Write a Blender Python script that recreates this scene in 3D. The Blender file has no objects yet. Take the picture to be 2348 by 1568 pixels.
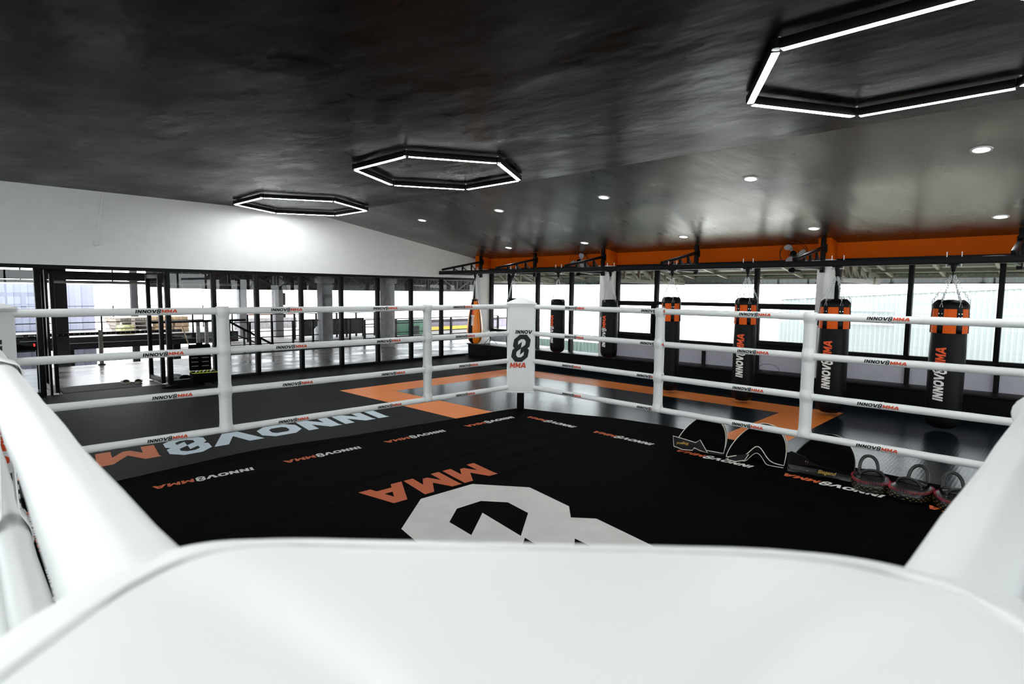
import bpy, bmesh, math, random
from math import sin, cos, pi, radians, sqrt, hypot
from mathutils import Vector, Matrix
from mathutils.geometry import tessellate_polygon
random.seed(7)
SC = bpy.context.scene
COL = SC.collection
ZM = -0.12            # top of the gym mats; the canvas top is z = 0
YG = 10.69            # glass wall
XW = 9.9              # window wall
ZC = 2.92             # flat ceiling
XR = 5.72             # where the ceiling starts to slope

# ------------------------------------------------------------------ camera
cam_d = bpy.data.cameras.new('camera')
cam = bpy.data.objects.new('camera', cam_d)
COL.objects.link(cam)
SC.camera = cam
_C = (-0.0688307, -0.0659915, 1.462999)
_R = Vector((0.6922817, -0.7215589, 0.0099386))
_U = Vector((0.0550740, 0.0665617, 0.9962612))
_W = Vector((0.7195227, 0.6891461, -0.0858186))
cam.matrix_world = Matrix(((_R.x, _U.x, -_W.x, _C[0]), (_R.y, _U.y, -_W.y, _C[1]),
                           (_R.z, _U.z, -_W.z, _C[2]), (0, 0, 0, 1)))
cam_d.sensor_width = 36.0
cam_d.lens = 1332.39 * 36.0 / 2348.0
cam_d.clip_start = 0.01
cam_d.clip_end = 400
cam_d.dof.use_dof = True
cam_d.dof.focus_distance = 6.0
cam_d.dof.aperture_fstop = 8.0

# ------------------------------------------------------------------ world, exposure
world = bpy.data.worlds.new('sky')
SC.world = world
world.use_nodes = True
bg = world.node_tree.nodes['Background']
bg.inputs[0].default_value = (0.95, 0.98, 1.0, 1)
bg.inputs[1].default_value = 6.8
SC.view_settings.view_transform = 'Standard'
SC.view_settings.look = 'None'
SC.view_settings.gamma = 1
SC.view_settings.use_curve_mapping = False
SC.view_settings.exposure = 0.0
HEX_E = 68.0
DOWN_W = 22.0

# ------------------------------------------------------------------ materials
def nd(nt, t, **kw):
    n = nt.nodes.new(t)
    for k, v in kw.items():
        setattr(n, k, v)
    return n
def mat(name, col, rough=0.5, metal=0.0, spec=0.5, var=0.0, vscale=6.0, stretch=(1, 1, 1), bump=0.0, bscale=40.0,
        bstretch=None, rvar=0.0, coat=0.0, sheen=0.0, emit=None, col2=None, detail=4.0, bdist=0.01, sss=0.0):
    m = bpy.data.materials.new(name)
    m.use_nodes = True
    nt = m.node_tree
    b = nt.nodes['Principled BSDF']
    b.inputs['Base Color'].default_value = (*col, 1)
    b.inputs['Roughness'].default_value = rough
    b.inputs['Metallic'].default_value = metal
    b.inputs['Specular IOR Level'].default_value = spec
    b.inputs['Coat Weight'].default_value = coat
    b.inputs['Sheen Weight'].default_value = sheen
    if emit:
        b.inputs['Emission Color'].default_value = (*emit[0], 1)
        b.inputs['Emission Strength'].default_value = emit[1]
    tc = nd(nt, 'ShaderNodeTexCoord')
    if var or rvar or col2:
        mp = nd(nt, 'ShaderNodeMapping')
        mp.inputs['Scale'].default_value = stretch
        nt.links.new(tc.outputs['Object'], mp.inputs[0])
        no = nd(nt, 'ShaderNodeTexNoise')
        no.inputs['Scale'].default_value = vscale
        no.inputs['Detail'].default_value = detail
        nt.links.new(mp.outputs[0], no.inputs['Vector'])
        if var or col2:
            c2 = col2 if col2 else tuple(min(1, c * (1 + var)) for c in col)
            c1 = col if col2 else tuple(c * (1 - var) for c in col)
            rp = nd(nt, 'ShaderNodeValToRGB')
            rp.color_ramp.elements[0].color = (*c1, 1)
            rp.color_ramp.elements[1].color = (*c2, 1)
            rp.color_ramp.elements[0].position = 0.3
            rp.color_ramp.elements[1].position = 0.7
            nt.links.new(no.outputs['Fac'], rp.inputs[0])
            nt.links.new(rp.outputs[0], b.inputs['Base Color'])
        if rvar:
            mr = nd(nt, 'ShaderNodeMapRange')
            mr.inputs['From Min'].default_value = 0.3
            mr.inputs['From Max'].default_value = 0.7
            mr.inputs['To Min'].default_value = max(0.02, rough - rvar)
            mr.inputs['To Max'].default_value = rough + rvar
            nt.links.new(no.outputs['Fac'], mr.inputs[0])
            nt.links.new(mr.outputs[0], b.inputs['Roughness'])
    if bump:
        mp2 = nd(nt, 'ShaderNodeMapping')
        mp2.inputs['Scale'].default_value = bstretch or stretch
        nt.links.new(tc.outputs['Object'], mp2.inputs[0])
        n2 = nd(nt, 'ShaderNodeTexNoise')
        n2.inputs['Scale'].default_value = bscale
        n2.inputs['Detail'].default_value = 3
        nt.links.new(mp2.outputs[0], n2.inputs['Vector'])
        bp = nd(nt, 'ShaderNodeBump')
        bp.inputs['Strength'].default_value = bump
        bp.inputs['Distance'].default_value = bdist
        nt.links.new(n2.outputs['Fac'], bp.inputs['Height'])
        nt.links.new(bp.outputs[0], b.inputs['Normal'])
    return m
def mat_glass(name, tint, refl=1.0, ior=1.5, rough=0.0):
    m = bpy.data.materials.new(name)
    m.use_nodes = True
    nt = m.node_tree
    nt.nodes.clear()
    out = nd(nt, 'ShaderNodeOutputMaterial')
    tr = nd(nt, 'ShaderNodeBsdfTransparent')
    tr.inputs[0].default_value = (*tint, 1)
    gl = nd(nt, 'ShaderNodeBsdfGlossy')
    gl.inputs['Roughness'].default_value = rough
    fr = nd(nt, 'ShaderNodeFresnel')
    fr.inputs[0].default_value = ior
    mu = nd(nt, 'ShaderNodeMath', operation='MULTIPLY')
    mu.inputs[1].default_value = refl
    mx = nd(nt, 'ShaderNodeMixShader')
    ge = nd(nt, 'ShaderNodeNewGeometry')
    ir = nd(nt, 'ShaderNodeMapRange')
    ir.inputs['To Min'].default_value = ior
    ir.inputs['To Max'].default_value = 1.0
    nt.links.new(ge.outputs['Backfacing'], ir.inputs[0])
    nt.links.new(ir.outputs[0], fr.inputs[0])
    nt.links.new(fr.outputs[0], mu.inputs[0])
    nt.links.new(mu.outputs[0], mx.inputs[0])
    nt.links.new(tr.outputs[0], mx.inputs[1])
    nt.links.new(gl.outputs[0], mx.inputs[2])
    nt.links.new(mx.outputs[0], out.inputs[0])
    return m
def mat_emit(name, col, s):
    m = bpy.data.materials.new(name)
    m.use_nodes = True
    nt = m.node_tree
    nt.nodes.clear()
    out = nd(nt, 'ShaderNodeOutputMaterial')
    e = nd(nt, 'ShaderNodeEmission')
    e.inputs[0].default_value = (*col, 1)
    e.inputs[1].default_value = s
    nt.links.new(e.outputs[0], out.inputs[0])
    return m
def mat_mat(name, c1, c2, rough, spec=0.45):
    """rubber mat: fine woven ribs in relief"""
    m = mat(name, c1, rough, spec=spec, col2=c2, vscale=1.7, rvar=0.015, detail=2)
    nt = m.node_tree
    b = nt.nodes['Principled BSDF']
    tc = nd(nt, 'ShaderNodeTexCoord')
    hs = []
    for ax in (0, 1):
        w = nd(nt, 'ShaderNodeTexWave', wave_type='BANDS', bands_direction='X' if ax == 0 else 'Y')
        w.inputs['Scale'].default_value = 11
        w.inputs['Distortion'].default_value = 0
        nt.links.new(tc.outputs['Object'], w.inputs['Vector'])
        hs.append(w)
    ad = nd(nt, 'ShaderNodeMath', operation='MULTIPLY')
    nt.links.new(hs[0].outputs['Fac'], ad.inputs[0])
    nt.links.new(hs[1].outputs['Fac'], ad.inputs[1])
    bp = nd(nt, 'ShaderNodeBump')
    bp.inputs['Strength'].default_value = 0.12
    bp.inputs['Distance'].default_value = 0.003
    nt.links.new(ad.outputs[0], bp.inputs['Height'])
    nt.links.new(bp.outputs[0], b.inputs['Normal'])
    return m

M = {}
M['ceiling'] = mat('black_satin_ceiling', (0.003, 0.003, 0.003), 0.30, spec=0.85, col2=(0.013, 0.012, 0.0115), vscale=1.1,
                   stretch=(0.8, 1.5, 1), rvar=0.05, bump=0.45, bscale=2.0, bstretch=(0.8, 1.7, 1), detail=3, bdist=0.02)
M['ceiling_flat'] = mat('black_matt_ceiling', (0.0012, 0.0012, 0.0012), 0.30, spec=0.05, col2=(0.007, 0.0066, 0.0064), vscale=1.1, stretch=(1.4, 0.8, 1), rvar=0.08, bump=1.0, bscale=1.5, bstretch=(1.6, 0.8, 1), detail=3, bdist=0.02)
M['white_wall'] = mat('white_painted_wall', (0.77, 0.77, 0.755), 0.55, spec=0.3, var=0.02, bump=0.03, bscale=60)
M['orange_wall'] = mat('orange_painted_wall', (0.60, 0.095, 0.001), 0.6, spec=0.06, var=0.03, bump=0.03, bscale=60)
M['vinyl'] = mat('white_vinyl', (0.76, 0.77, 0.76), 0.42, spec=0.45, var=0.02, vscale=4, bump=0.10, bscale=16, bdist=0.006)
M['canvas'] = mat('black_canvas', (0.0012, 0.0012, 0.0013), 0.92, spec=0.02, var=0.25, vscale=3, bump=0.25, bscale=300, bdist=0.001)
M['print_white'] = mat('white_print', (0.62, 0.60, 0.575), 0.7, spec=0.2, var=0.06, vscale=5)
M['print_orange'] = mat('orange_print', (0.50, 0.105, 0.035), 0.7, spec=0.2, var=0.06, vscale=5)
M['print_black'] = mat('black_print', (0.006, 0.006, 0.007), 0.5, spec=0.3, var=0.2)
M['print_red'] = mat('red_orange_print', (0.62, 0.06, 0.012), 0.5, spec=0.3, var=0.06)
M['floor_white'] = mat('pale_blue_floor_letter', (0.47, 0.54, 0.60), 0.6, spec=0.3, var=0.04)
M['floor_orange'] = mat('orange_floor_letter', (0.46, 0.12, 0.035), 0.6, spec=0.3, var=0.06)
M['mat_black'] = mat_mat('charcoal_rubber_mat', (0.008, 0.0078, 0.008), (0.012, 0.0117, 0.0117), 0.6, 0.04)
M['mat_navy'] = mat_mat('slate_blue_rubber_mat', (0.004, 0.0075, 0.011), (0.006, 0.010, 0.015), 0.25, 0.30)
M['mat_navy'].node_tree.nodes['Principled BSDF'].inputs['Specular Tint'].default_value = (0.72, 0.88, 1.0, 1)
M['mat_orange'] = mat_mat('orange_rubber_mat', (0.62, 0.16, 0.018), (0.68, 0.19, 0.026), 0.45)
M['black_metal'] = mat('black_powder_coated_steel', (0.0035, 0.0035, 0.004), 0.45, metal=0.0, spec=0.12, var=0.2)
M['grey_metal'] = mat('grey_steel', (0.10, 0.105, 0.11), 0.4, metal=0.6, var=0.15)
M['black_paint'] = mat('matt_black_paint', (0.004, 0.004, 0.0045), 0.7, spec=0.08, var=0.2)
M['chrome'] = mat('zinc_plated_steel', (0.72, 0.73, 0.74), 0.38, metal=0.55, var=0.1)
M['bag_black'] = mat('black_bag_leather', (0.003, 0.0034, 0.0042), 0.45, spec=0.13, var=0.2, bump=0.15, bscale=70, bdist=0.002)
M['bag_orange'] = mat('orange_bag_leather', (0.80, 0.11, 0.004), 0.45, spec=0.15, var=0.05, bump=0.2, bscale=18, bdist=0.004)
M['tear_orange'] = mat('bright_orange_bag_leather', (0.95, 0.25, 0.012), 0.3, spec=0.5, var=0.04)
M['bag_white'] = mat('white_bag_print', (0.80, 0.78, 0.74), 0.5, var=0.04)
M['bag_red'] = mat('orange_red_bag_print', (0.86, 0.095, 0.012), 0.5, var=0.04)
M['rivet'] = mat('nickel_rivet', (0.75, 0.72, 0.66), 0.25, metal=1.0, var=0.05)
M['tube'] = mat_emit('light_tube', (0.96, 1.0, 1.0), HEX_E)
M['lens'] = mat_emit('downlight_lens', (0.98, 1.0, 1.0), 14.0)
M['glass'] = mat_glass('window_glass', (0.94, 0.96, 0.96), 0.8)
M['glass_left'] = mat_glass('tinted_glass', (0.86, 0.88, 0.89), 1.0)
M['lavender'] = mat('pale_lavender_panel', (0.50, 0.49, 0.56), 0.5, spec=0.4, var=0.04)
M['concrete_floor'] = mat('polished_concrete', (0.13, 0.113, 0.107), 0.28, spec=0.5, col2=(0.24, 0.210, 0.198), vscale=1.2, stretch=(1, 1.6, 1),
                          rvar=0.10, bump=0.12, bscale=3.0, detail=6, bdist=0.01)
M['concrete_dark'] = mat('dark_grey_painted_concrete', (0.035, 0.034, 0.037), 0.7, spec=0.1, var=0.15, bump=0.2, bscale=14)
M['concrete'] = mat('grey_concrete', (0.23, 0.22, 0.22), 0.7, var=0.2, bump=0.2, bscale=14)
M['pale_concrete'] = mat('pale_concrete', (0.42, 0.38, 0.365), 0.6, var=0.12, vscale=2)
M['corrugated'] = mat('pale_corrugated_steel', (0.26, 0.275, 0.35), 0.45, var=0.06, vscale=1)
M['corrugated_white'] = mat('white_blue_corrugated_sheet', (0.34, 0.375, 0.385), 0.5, var=0.03, vscale=1)
M['corrugated_green'] = mat('grey_green_corrugated_sheet', (0.16, 0.215, 0.195), 0.5, var=0.25, vscale=3, stretch=(1, 6, 1))
M['soffit'] = mat('olive_roof_sheet', (0.10, 0.115, 0.085), 0.6, var=0.15, vscale=3)
M['steel_beige'] = mat('beige_painted_truss', (0.15, 0.145, 0.115), 0.5, var=0.12)
M['truss_dark'] = mat('dark_roof_truss', (0.035, 0.033, 0.032), 0.7, spec=0.1, var=0.2)
M['ground'] = mat('pale_ground', (0.72, 0.71, 0.70), 0.8, var=0.1, vscale=1)
M['dimming'] = mat('dark_dimming_slab', (0.018, 0.018, 0.019), 0.9, spec=0.05, var=0.2)  # for the unseen slab that dims the ceiling reflections
M['cream_reflector'] = mat('cream_reflector_paint', (0.78, 0.70, 0.55), 0.7, var=0.06)  # for the unseen reflector that brightens the sloping ceiling
M['cardboard'] = mat('cardboard', (0.46, 0.31, 0.18), 0.75, var=0.1)
M['wood'] = mat('pale_wood', (0.62, 0.42, 0.26), 0.6, var=0.15, vscale=8)
M['wood_grey'] = mat('weathered_pallet_wood', (0.26, 0.23, 0.20), 0.7, var=0.25, vscale=9)
M['green'] = mat('green_painted_hoarding', (0.035, 0.13, 0.065), 0.5, var=0.2)
M['yellow'] = mat('yellow_panel', (0.85, 0.55, 0.06), 0.5, var=0.1)
M['purple'] = mat('mauve_panel', (0.26, 0.22, 0.28), 0.6, var=0.1)
M['film'] = mat('olive_plastic_film', (0.30, 0.29, 0.14), 0.2, spec=0.7, var=0.3, vscale=14)
M['plastic_bag'] = mat('clear_white_plastic', (0.6, 0.6, 0.6), 0.2, spec=0.7, var=0.3, vscale=20)
M['pad_leather'] = mat('black_pad_leather', (0.006, 0.006, 0.007), 0.34, spec=0.35, var=0.2, bump=0.25, bscale=40, bdist=0.003)
M['pad_fabric'] = mat('black_pad_fabric', (0.0015, 0.0015, 0.0018), 0.85, spec=0.04, var=0.2)
M['piping'] = mat('cream_piping', (0.66, 0.63, 0.54), 0.45, var=0.05)
M['black_piping'] = mat('black_piping', (0.02, 0.02, 0.02), 0.35, var=0.1)
M['red_thread'] = mat('red_thread', (0.38, 0.012, 0.03), 0.5, var=0.1)
M['yellow_thread'] = mat('mustard_thread', (0.34, 0.23, 0.03), 0.6, var=0.1)
M['gold'] = mat('gold_print', (0.60, 0.36, 0.05), 0.5, var=0.1)
M['lime'] = mat('lime_yellow_trim', (0.55, 0.55, 0.04), 0.5, var=0.1)
M['doormat'] = mat('grey_doormat', (0.07, 0.07, 0.075), 0.9, var=0.2, vscale=60, bump=0.5, bscale=200)
M['slipper'] = mat('khaki_rubber', (0.16, 0.15, 0.11), 0.5, var=0.1)
M['blade'] = mat('translucent_grey_blade', (0.42, 0.43, 0.46), 0.35, var=0.05)
M['white_plastic'] = mat('white_plastic', (0.75, 0.75, 0.73), 0.4, var=0.03)
M['red_led'] = mat_emit('red_led', (1.0, 0.02, 0.02), 6.0)
M['brick'] = mat('brick_facade', (0.42, 0.24, 0.17), 0.8, col2=(0.55, 0.45, 0.40), vscale=12)

# ------------------------------------------------------------------ mesh helpers
class MB:
    def __init__(s):
        s.v = []; s.f = []; s.m = []
    def add(s, vs, fs, mi=0):
        b = len(s.v)
        s.v += [tuple(p) for p in vs]
        for f in fs:
            s.f.append([b + i for i in f]); s.m.append(mi)
        return s
    def box(s, x0, y0, z0, x1, y1, z1, mi=0):
        if x1 < x0: x0, x1 = x1, x0
        if y1 < y0: y0, y1 = y1, y0
        if z1 < z0: z0, z1 = z1, z0
        return s.add([(x0, y0, z0), (x1, y0, z0), (x1, y1, z0), (x0, y1, z0), (x0, y0, z1), (x1, y0, z1), (x1, y1, z1), (x0, y1, z1)],
                     [(0, 3, 2, 1), (4, 5, 6, 7), (0, 1, 5, 4), (1, 2, 6, 5), (2, 3, 7, 6), (3, 0, 4, 7)], mi)
    def bar(s, p0, p1, w, h=None, up=(0, 0, 1), mi=0):
        h = h or w
        p0 = Vector(p0); p1 = Vector(p1)
        d = (p1 - p0).normalized()
        up = Vector(up)
        if abs(d.dot(up)) > 0.98: up = Vector((1, 0, 0))
        r = d.cross(up).normalized() * (w / 2)
        u = r.cross(d).normalized() * (h / 2)
        vs = [p0 - r - u, p0 + r - u, p0 + r + u, p0 - r + u, p1 - r - u, p1 + r - u, p1 + r + u, p1 - r + u]
        return s.add(vs, [(0, 1, 2, 3), (7, 6, 5, 4), (0, 4, 5, 1), (1, 5, 6, 2), (2, 6, 7, 3), (3, 7, 4, 0)], mi)
    def tube(s, pts, r, n=10, closed=False, mi=0, flat=1.0, up=(0, 0, 1)):
        pts = [Vector(p) for p in pts]
        k = len(pts)
        rs = r if isinstance(r, (list, tuple)) else [r] * k
        vs = []; fs = []
        prev = None
        for i, p in enumerate(pts):
            a = pts[i - 1] if (i > 0 or closed) else p
            b = pts[(i + 1) % k] if (i < k - 1 or closed) else p
            d = (b - a).normalized()
            if prev is None:
                u = Vector(up)
                if abs(d.dot(u)) > 0.95: u = Vector((1, 0, 0))
                x = d.cross(u).normalized()
            else:
                x = (prev - d * prev.dot(d)).normalized()
            prev = x
            y = d.cross(x)
            for j in range(n):
                t = 2 * pi * j / n
                vs.append(p + x * (rs[i] * cos(t)) + y * (rs[i] * flat * sin(t)))
        for i in range(k if closed else k - 1):
            for j in range(n):
                a = i * n + j; b = i * n + (j + 1) % n
                c = ((i + 1) % k) * n + (j + 1) % n; d_ = ((i + 1) % k) * n + j
                fs.append((a, b, c, d_))
        if not closed:
            fs.append(tuple(range(n - 1, -1, -1)))
            fs.append(tuple((k - 1) * n + j for j in range(n)))
        return s.add(vs, fs, mi)
    def lathe(s, prof, n=32, c=(0, 0, 0), a0=0.0, a1=2 * pi, mi=0, sx=1.0, sy=1.0, cap=True):
        full = abs(a1 - a0 - 2 * pi) < 1e-6
        m_ = n if full else n + 1
        vs = []; fs = []
        for (r, z) in prof:
            for j in range(m_):
                t = a0 + (a1 - a0) * j / n
                vs.append((c[0] + r * sx * cos(t), c[1] + r * sy * sin(t), c[2] + z))
        for i in range(len(prof) - 1):
            for j in range(n):
                a = i * m_ + j; b = i * m_ + (j + 1) % m_
                fs.append((a, b, b + m_, a + m_))
        if full and cap:
            if prof[0][0] > 1e-5: fs.append(tuple(range(n - 1, -1, -1)))
            if prof[-1][0] > 1e-5: fs.append(tuple((len(prof) - 1) * m_ + j for j in range(n)))
        return s.add(vs, fs, mi)
    def prism(s, poly, z0, z1, f=None, mi=0):
        f = f or (lambda x, y, z: (x, y, z))
        n = len(poly)
        tris = tessellate_polygon([[Vector((p[0], p[1], 0)) for p in poly]])
        vs = [f(p[0], p[1], z0) for p in poly] + [f(p[0], p[1], z1) for p in poly]
        fs = [tuple(t) for t in tris] + [tuple(i + n for i in reversed(t)) for t in tris]
        fs += [(i, (i + 1) % n, n + (i + 1) % n, n + i) for i in range(n)]
        return s.add(vs, fs, mi)
    def grid(s, fn, nu, nv, mi=0, closeu=False, closev=False):
        vs = [fn(i / nu, j / nv) for i in range(nu + 1) for j in range(nv + 1)]
        w = nv + 1
        fs = [(i * w + j, (i + 1) * w + j, (i + 1) * w + j + 1, i * w + j + 1) for i in range(nu) for j in range(nv)]
        return s.add(vs, fs, mi)
    def build(s, name, mats, parent=None, smooth=35, bevel=0.0, merge=False, bseg=2):
        me = bpy.data.meshes.new(name)
        me.from_pydata([tuple(v) for v in s.v], [], s.f)
        if not isinstance(mats, (list, tuple)): mats = [mats]
        for m in mats: me.materials.append(m)
        me.polygons.foreach_set('material_index', s.m)
        bm = bmesh.new(); bm.from_mesh(me)
        if merge: bmesh.ops.remove_doubles(bm, verts=bm.verts, dist=1e-4)
        if bevel:
            es = [e for e in bm.edges if len(e.link_faces) == 2 and e.calc_face_angle(0) > 0.6]
            bmesh.ops.bevel(bm, geom=es, offset=bevel, segments=bseg, affect='EDGES', profile=0.5, clamp_overlap=True)
        bmesh.ops.recalc_face_normals(bm, faces=bm.faces)
        bm.to_mesh(me); bm.free()
        if smooth:
            me.shade_smooth()
            me.set_sharp_from_angle(angle=radians(smooth))
        o = bpy.data.objects.new(name, me)
        COL.objects.link(o)
        if parent: o.parent = parent
        return o

RING_A = radians(-2.15)
def place(o, loc=(0, 0, 0), rz=0.0, ring=False):
    if ring:
        c, s_ = cos(RING_A), sin(RING_A)
        o.location = (c * loc[0] - s_ * loc[1], s_ * loc[0] + c * loc[1], loc[2])
        o.rotation_euler = (0, 0, rz + RING_A)
    else:
        o.location = loc; o.rotation_euler = (0, 0, rz)
    return o
def tag(o, label, cat, group=None, kind=None):
    o['label'] = label
    if cat: o['category'] = cat
    if group: o['group'] = group
    if kind: o['kind'] = kind
    return o
def thing(name, label, cat, loc=(0, 0, 0), rz=0.0, group=None, ring=False):
    o = bpy.data.objects.new(name, None)
    o.empty_display_size = 0.1
    COL.objects.link(o)
    place(o, loc, rz, ring)
    return tag(o, label, cat, group)
def struct(name, label=None, o=None):
    if o is None:
        o = bpy.data.objects.new(name, None); COL.objects.link(o)
    o['kind'] = 'structure'
    if label: o['label'] = label
    return o
def copy_tree(o, parent=None):
    c = o.copy(); COL.objects.link(c)
    if parent is not None: c.parent = parent
    for ch in list(o.children): copy_tree(ch, c)
    return c

# ------------------------------------------------------------------ lettering
SH = 0.2
def _sh(pts, k=SH): return [(x + k * y, y) for x, y in pts]
GL = {
 'I': (0.40, [(0.06, 0), (0.40, 0), (0.40, 1), (0, 1), (0.06, 0.86)], []),
 'N': (1.08, [(0.06, 0), (0.37, 0), (0.37, .50), (0.76, 0), (1.08, 0), (1.08, 1), (0.77, 1), (0.77, .50), (0.38, 1), (0, 1), (0.06, .87)], []),
 'O': (1.16, [(.28, 0), (.88, 0), (1.16, .27), (1.16, .73), (.88, 1), (.28, 1), (0, .73), (0, .27)],
       [(.42, .26), (.74, .26), (.84, .37), (.84, .63), (.74, .74), (.42, .74), (.32, .63), (.32, .37)]),
 'V': (1.16, [(0.36, 0), (0.78, 0), (1.22, 1), (0.86, 1), (0.58, .36), (0.32, 1), (-.08, 1), (-.03, .88)], []),
 'M': (1.30, [(0.03, 0), (.33, 0), (.33, .50), (.58, .16), (.74, .16), (.98, .50), (.98, 0), (1.30, 0), (1.30, 1), (.99, 1), (.66, .52), (.34, 1), (0, 1), (.03, .88)], []),
 'A': (1.34, [(-.04, 0), (.33, 0), (.42, .19), (.90, .19), (.99, 0), (1.36, 0), (.88, 1), (.46, 1)],
       [(.54, .42), (.80, .42), (.67, .70)]),
}
E_OUT = [(437, 360), (665, 360), (793, 520), (758, 745), (690, 805), (740, 860), (700, 1085), (515, 1250), (290, 1250), (163, 1085), (200, 870), (268, 805), (217, 745), (257, 520)]
E_H1 = [(475, 510), (577, 510), (634, 580), (617, 690), (478, 797), (512, 592), (378, 697), (390, 580)]
E_H2 = [(956 - x, 1610 - y) for x, y in E_H1]
def add_poly(mb, outer, holes, fn, mi, cuts):
    loops = [[Vector((x, y, 0)) for x, y in outer]] + [[Vector((x, y, 0)) for x, y in h] for h in holes]
    tr = tessellate_polygon(loops)
    flat = [p for l in loops for p in l]
    bm = bmesh.new()
    bv = [bm.verts.new(p) for p in flat]
    for t in tr:
        try: bm.faces.new([bv[i] for i in t])
        except ValueError: pass
    for (co, no) in cuts:
        g = list(bm.verts) + list(bm.edges) + list(bm.faces)
        bmesh.ops.bisect_plane(bm, geom=g, plane_co=co, plane_no=no, dist=1e-5)
    bm.verts.index_update()
    mb.add([fn(v.co.x, v.co.y) for v in bm.verts], [tuple(v.index for v in f.verts) for f in bm.faces], mi)
    bm.free()
def eight_pts(h):
    """the octagonal 8, its height h, y up from 0, un-centred x from 0"""
    k = h / 890.0
    f = lambda P: [((x - 163) * k, (1250 - y) * k) for x, y in P]
    return f(E_OUT), [f(E_H1), f(E_H2)], 630 * k
def wordmark(mb, length, height, fn, mi_a=0, mi_b=1, ncut=0, text='INNOV8MMA', cutaxis='y'):
    """INNOV8MMA along x from 0 to length, letter height `height`; fn maps (x, y) to 3-D"""
    items = []; x = 0.0
    for ch in text:
        if ch == '8':
            o, hs, w = eight_pts(1.42)
            kx = 1.15
            o = [(x + 0.02 + px * kx, py - 0.21) for px, py in o]
            hs = [[(x + 0.02 + px * kx, py - 0.21) for px, py in h] for h in hs]
            items.append((o, hs, mi_a, 1)); x += w * kx + 0.02
            sep = True
        else:
            w, o, h = GL[ch]
            red = ('8' in text and text.index('8') < len(items)) or text == 'MMA'
            items.append((_sh([(x + px, py) for px, py in o]), [_sh([(x + px, py) for px, py in h])] if h else [], mi_b if red else mi_a, 0))
            x += w + 0.11
    tot = x - 0.11 + SH
    kx = length / tot
    for o, hs, mi, _ in items:
        o2 = [(px * kx, py * height) for px, py in o]
        h2 = [[(px * kx, py * height) for px, py in h] for h in hs]
        cuts = []
        if ncut:
            y0 = -0.21 * height; y1 = 1.21 * height
            for i in range(1, ncut): cuts.append((Vector((0, y0 + (y1 - y0) * i / ncut, 0)), Vector((0, 1, 0))))
        add_poly(mb, o2, h2, fn, mi, cuts)
def emblem(mb, fn, k):
    """INNOV / 8 / MMA stacked; fn takes traced units times k, y up"""
    add_poly(mb, [(x * k, -y * k) for x, y in E_OUT], [[(x * k, -y * k) for x, y in E_H1], [(x * k, -y * k) for x, y in E_H2]], fn, 0, [])
    wordmark(mb, 555 * k, 120 * k, lambda x, y: fn(x + 285 * k, y - 335 * k), 0, 0, text='INNOV')
    wordmark(mb, 545 * k, 168 * k, lambda x, y: fn(x + 115 * k, y - 1445 * k), 1, 1, text='MMA')
def script_text(name, body, size, mat_, parent, loc, rot, ext=0.0006, shear=0.35, mirror=False):
    cu = bpy.data.curves.new(name, 'FONT')
    cu.body = body; cu.size = size; cu.shear = shear; cu.extrude = ext
    cu.align_x = 'CENTER'; cu.align_y = 'CENTER'
    t = bpy.data.objects.new(name, cu)
    COL.objects.link(t)
    dg = bpy.context.evaluated_depsgraph_get()
    me = bpy.data.meshes.new_from_object(t.evaluated_get(dg))
    COL.objects.unlink(t); bpy.data.objects.remove(t)
    me.materials.clear(); me.materials.append(mat_)
    o = bpy.data.objects.new(name, me); COL.objects.link(o)
    o.parent = parent; o.location = loc; o.rotation_euler = rot
    return o

# ------------------------------------------------------------------ room shell
fl = struct('floor', 'rubber mat gym floor in charcoal, slate and orange', MB().box(-7, -8, ZM - 0.2, XW, YG, ZM - 0.03).build('floor', M['black_paint']))
gx = [-7, -4.8, -2.9, -1.0, 0.8, 2.7, 4.62, 5.24, 8.0, 8.62, 9.5]
gy = [-8, -6, -4, -2, 0, 2.05, 2.67, 4.9, 7.58, 8.2, 9.4, YG]
for i in range(len(gx) - 1):
    for j in range(len(gy) - 1):
        xa, xb, ya, yb = gx[i], gx[i + 1], gy[j], gy[j + 1]
        if xb <= 4.8 and xa >= 0.5 and ya >= 0 and yb <= 4.9: pass
        mx, my = (xa + xb) / 2, (ya + yb) / 2
        orange = (4.62 < mx < 5.24 and 4.9 < my < 8.2) or (4.62 < mx < 8.62 and 7.58 < my < 8.2) or \
                 (8.0 < mx < 8.62 and 2.05 < my < 8.2) or (5.24 < mx < 8.62 and 2.05 < my < 2.67)
        left = mx < 4.62 and my > 4.9
        mm = M['mat_orange'] if orange else (M['mat_black'] if left or my > 8.3 else M['mat_navy'])
        g = 0.0012
        MB().box(xa + g, ya + g, ZM - 0.03, xb - g, yb - g, ZM).build('mat_panel', mm, fl, bevel=0.0008, bseg=1)
mb = MB()
wordmark(mb, 4.25, 0.5, lambda x, y: (4.17 - x, 6.55 - y, ZM + 0.0015))
o = mb.build('printed_lettering', [M['floor_white'], M['floor_orange']], fl, smooth=0)
o['label'] = 'large pale blue and orange letters on the charcoal mats'

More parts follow.
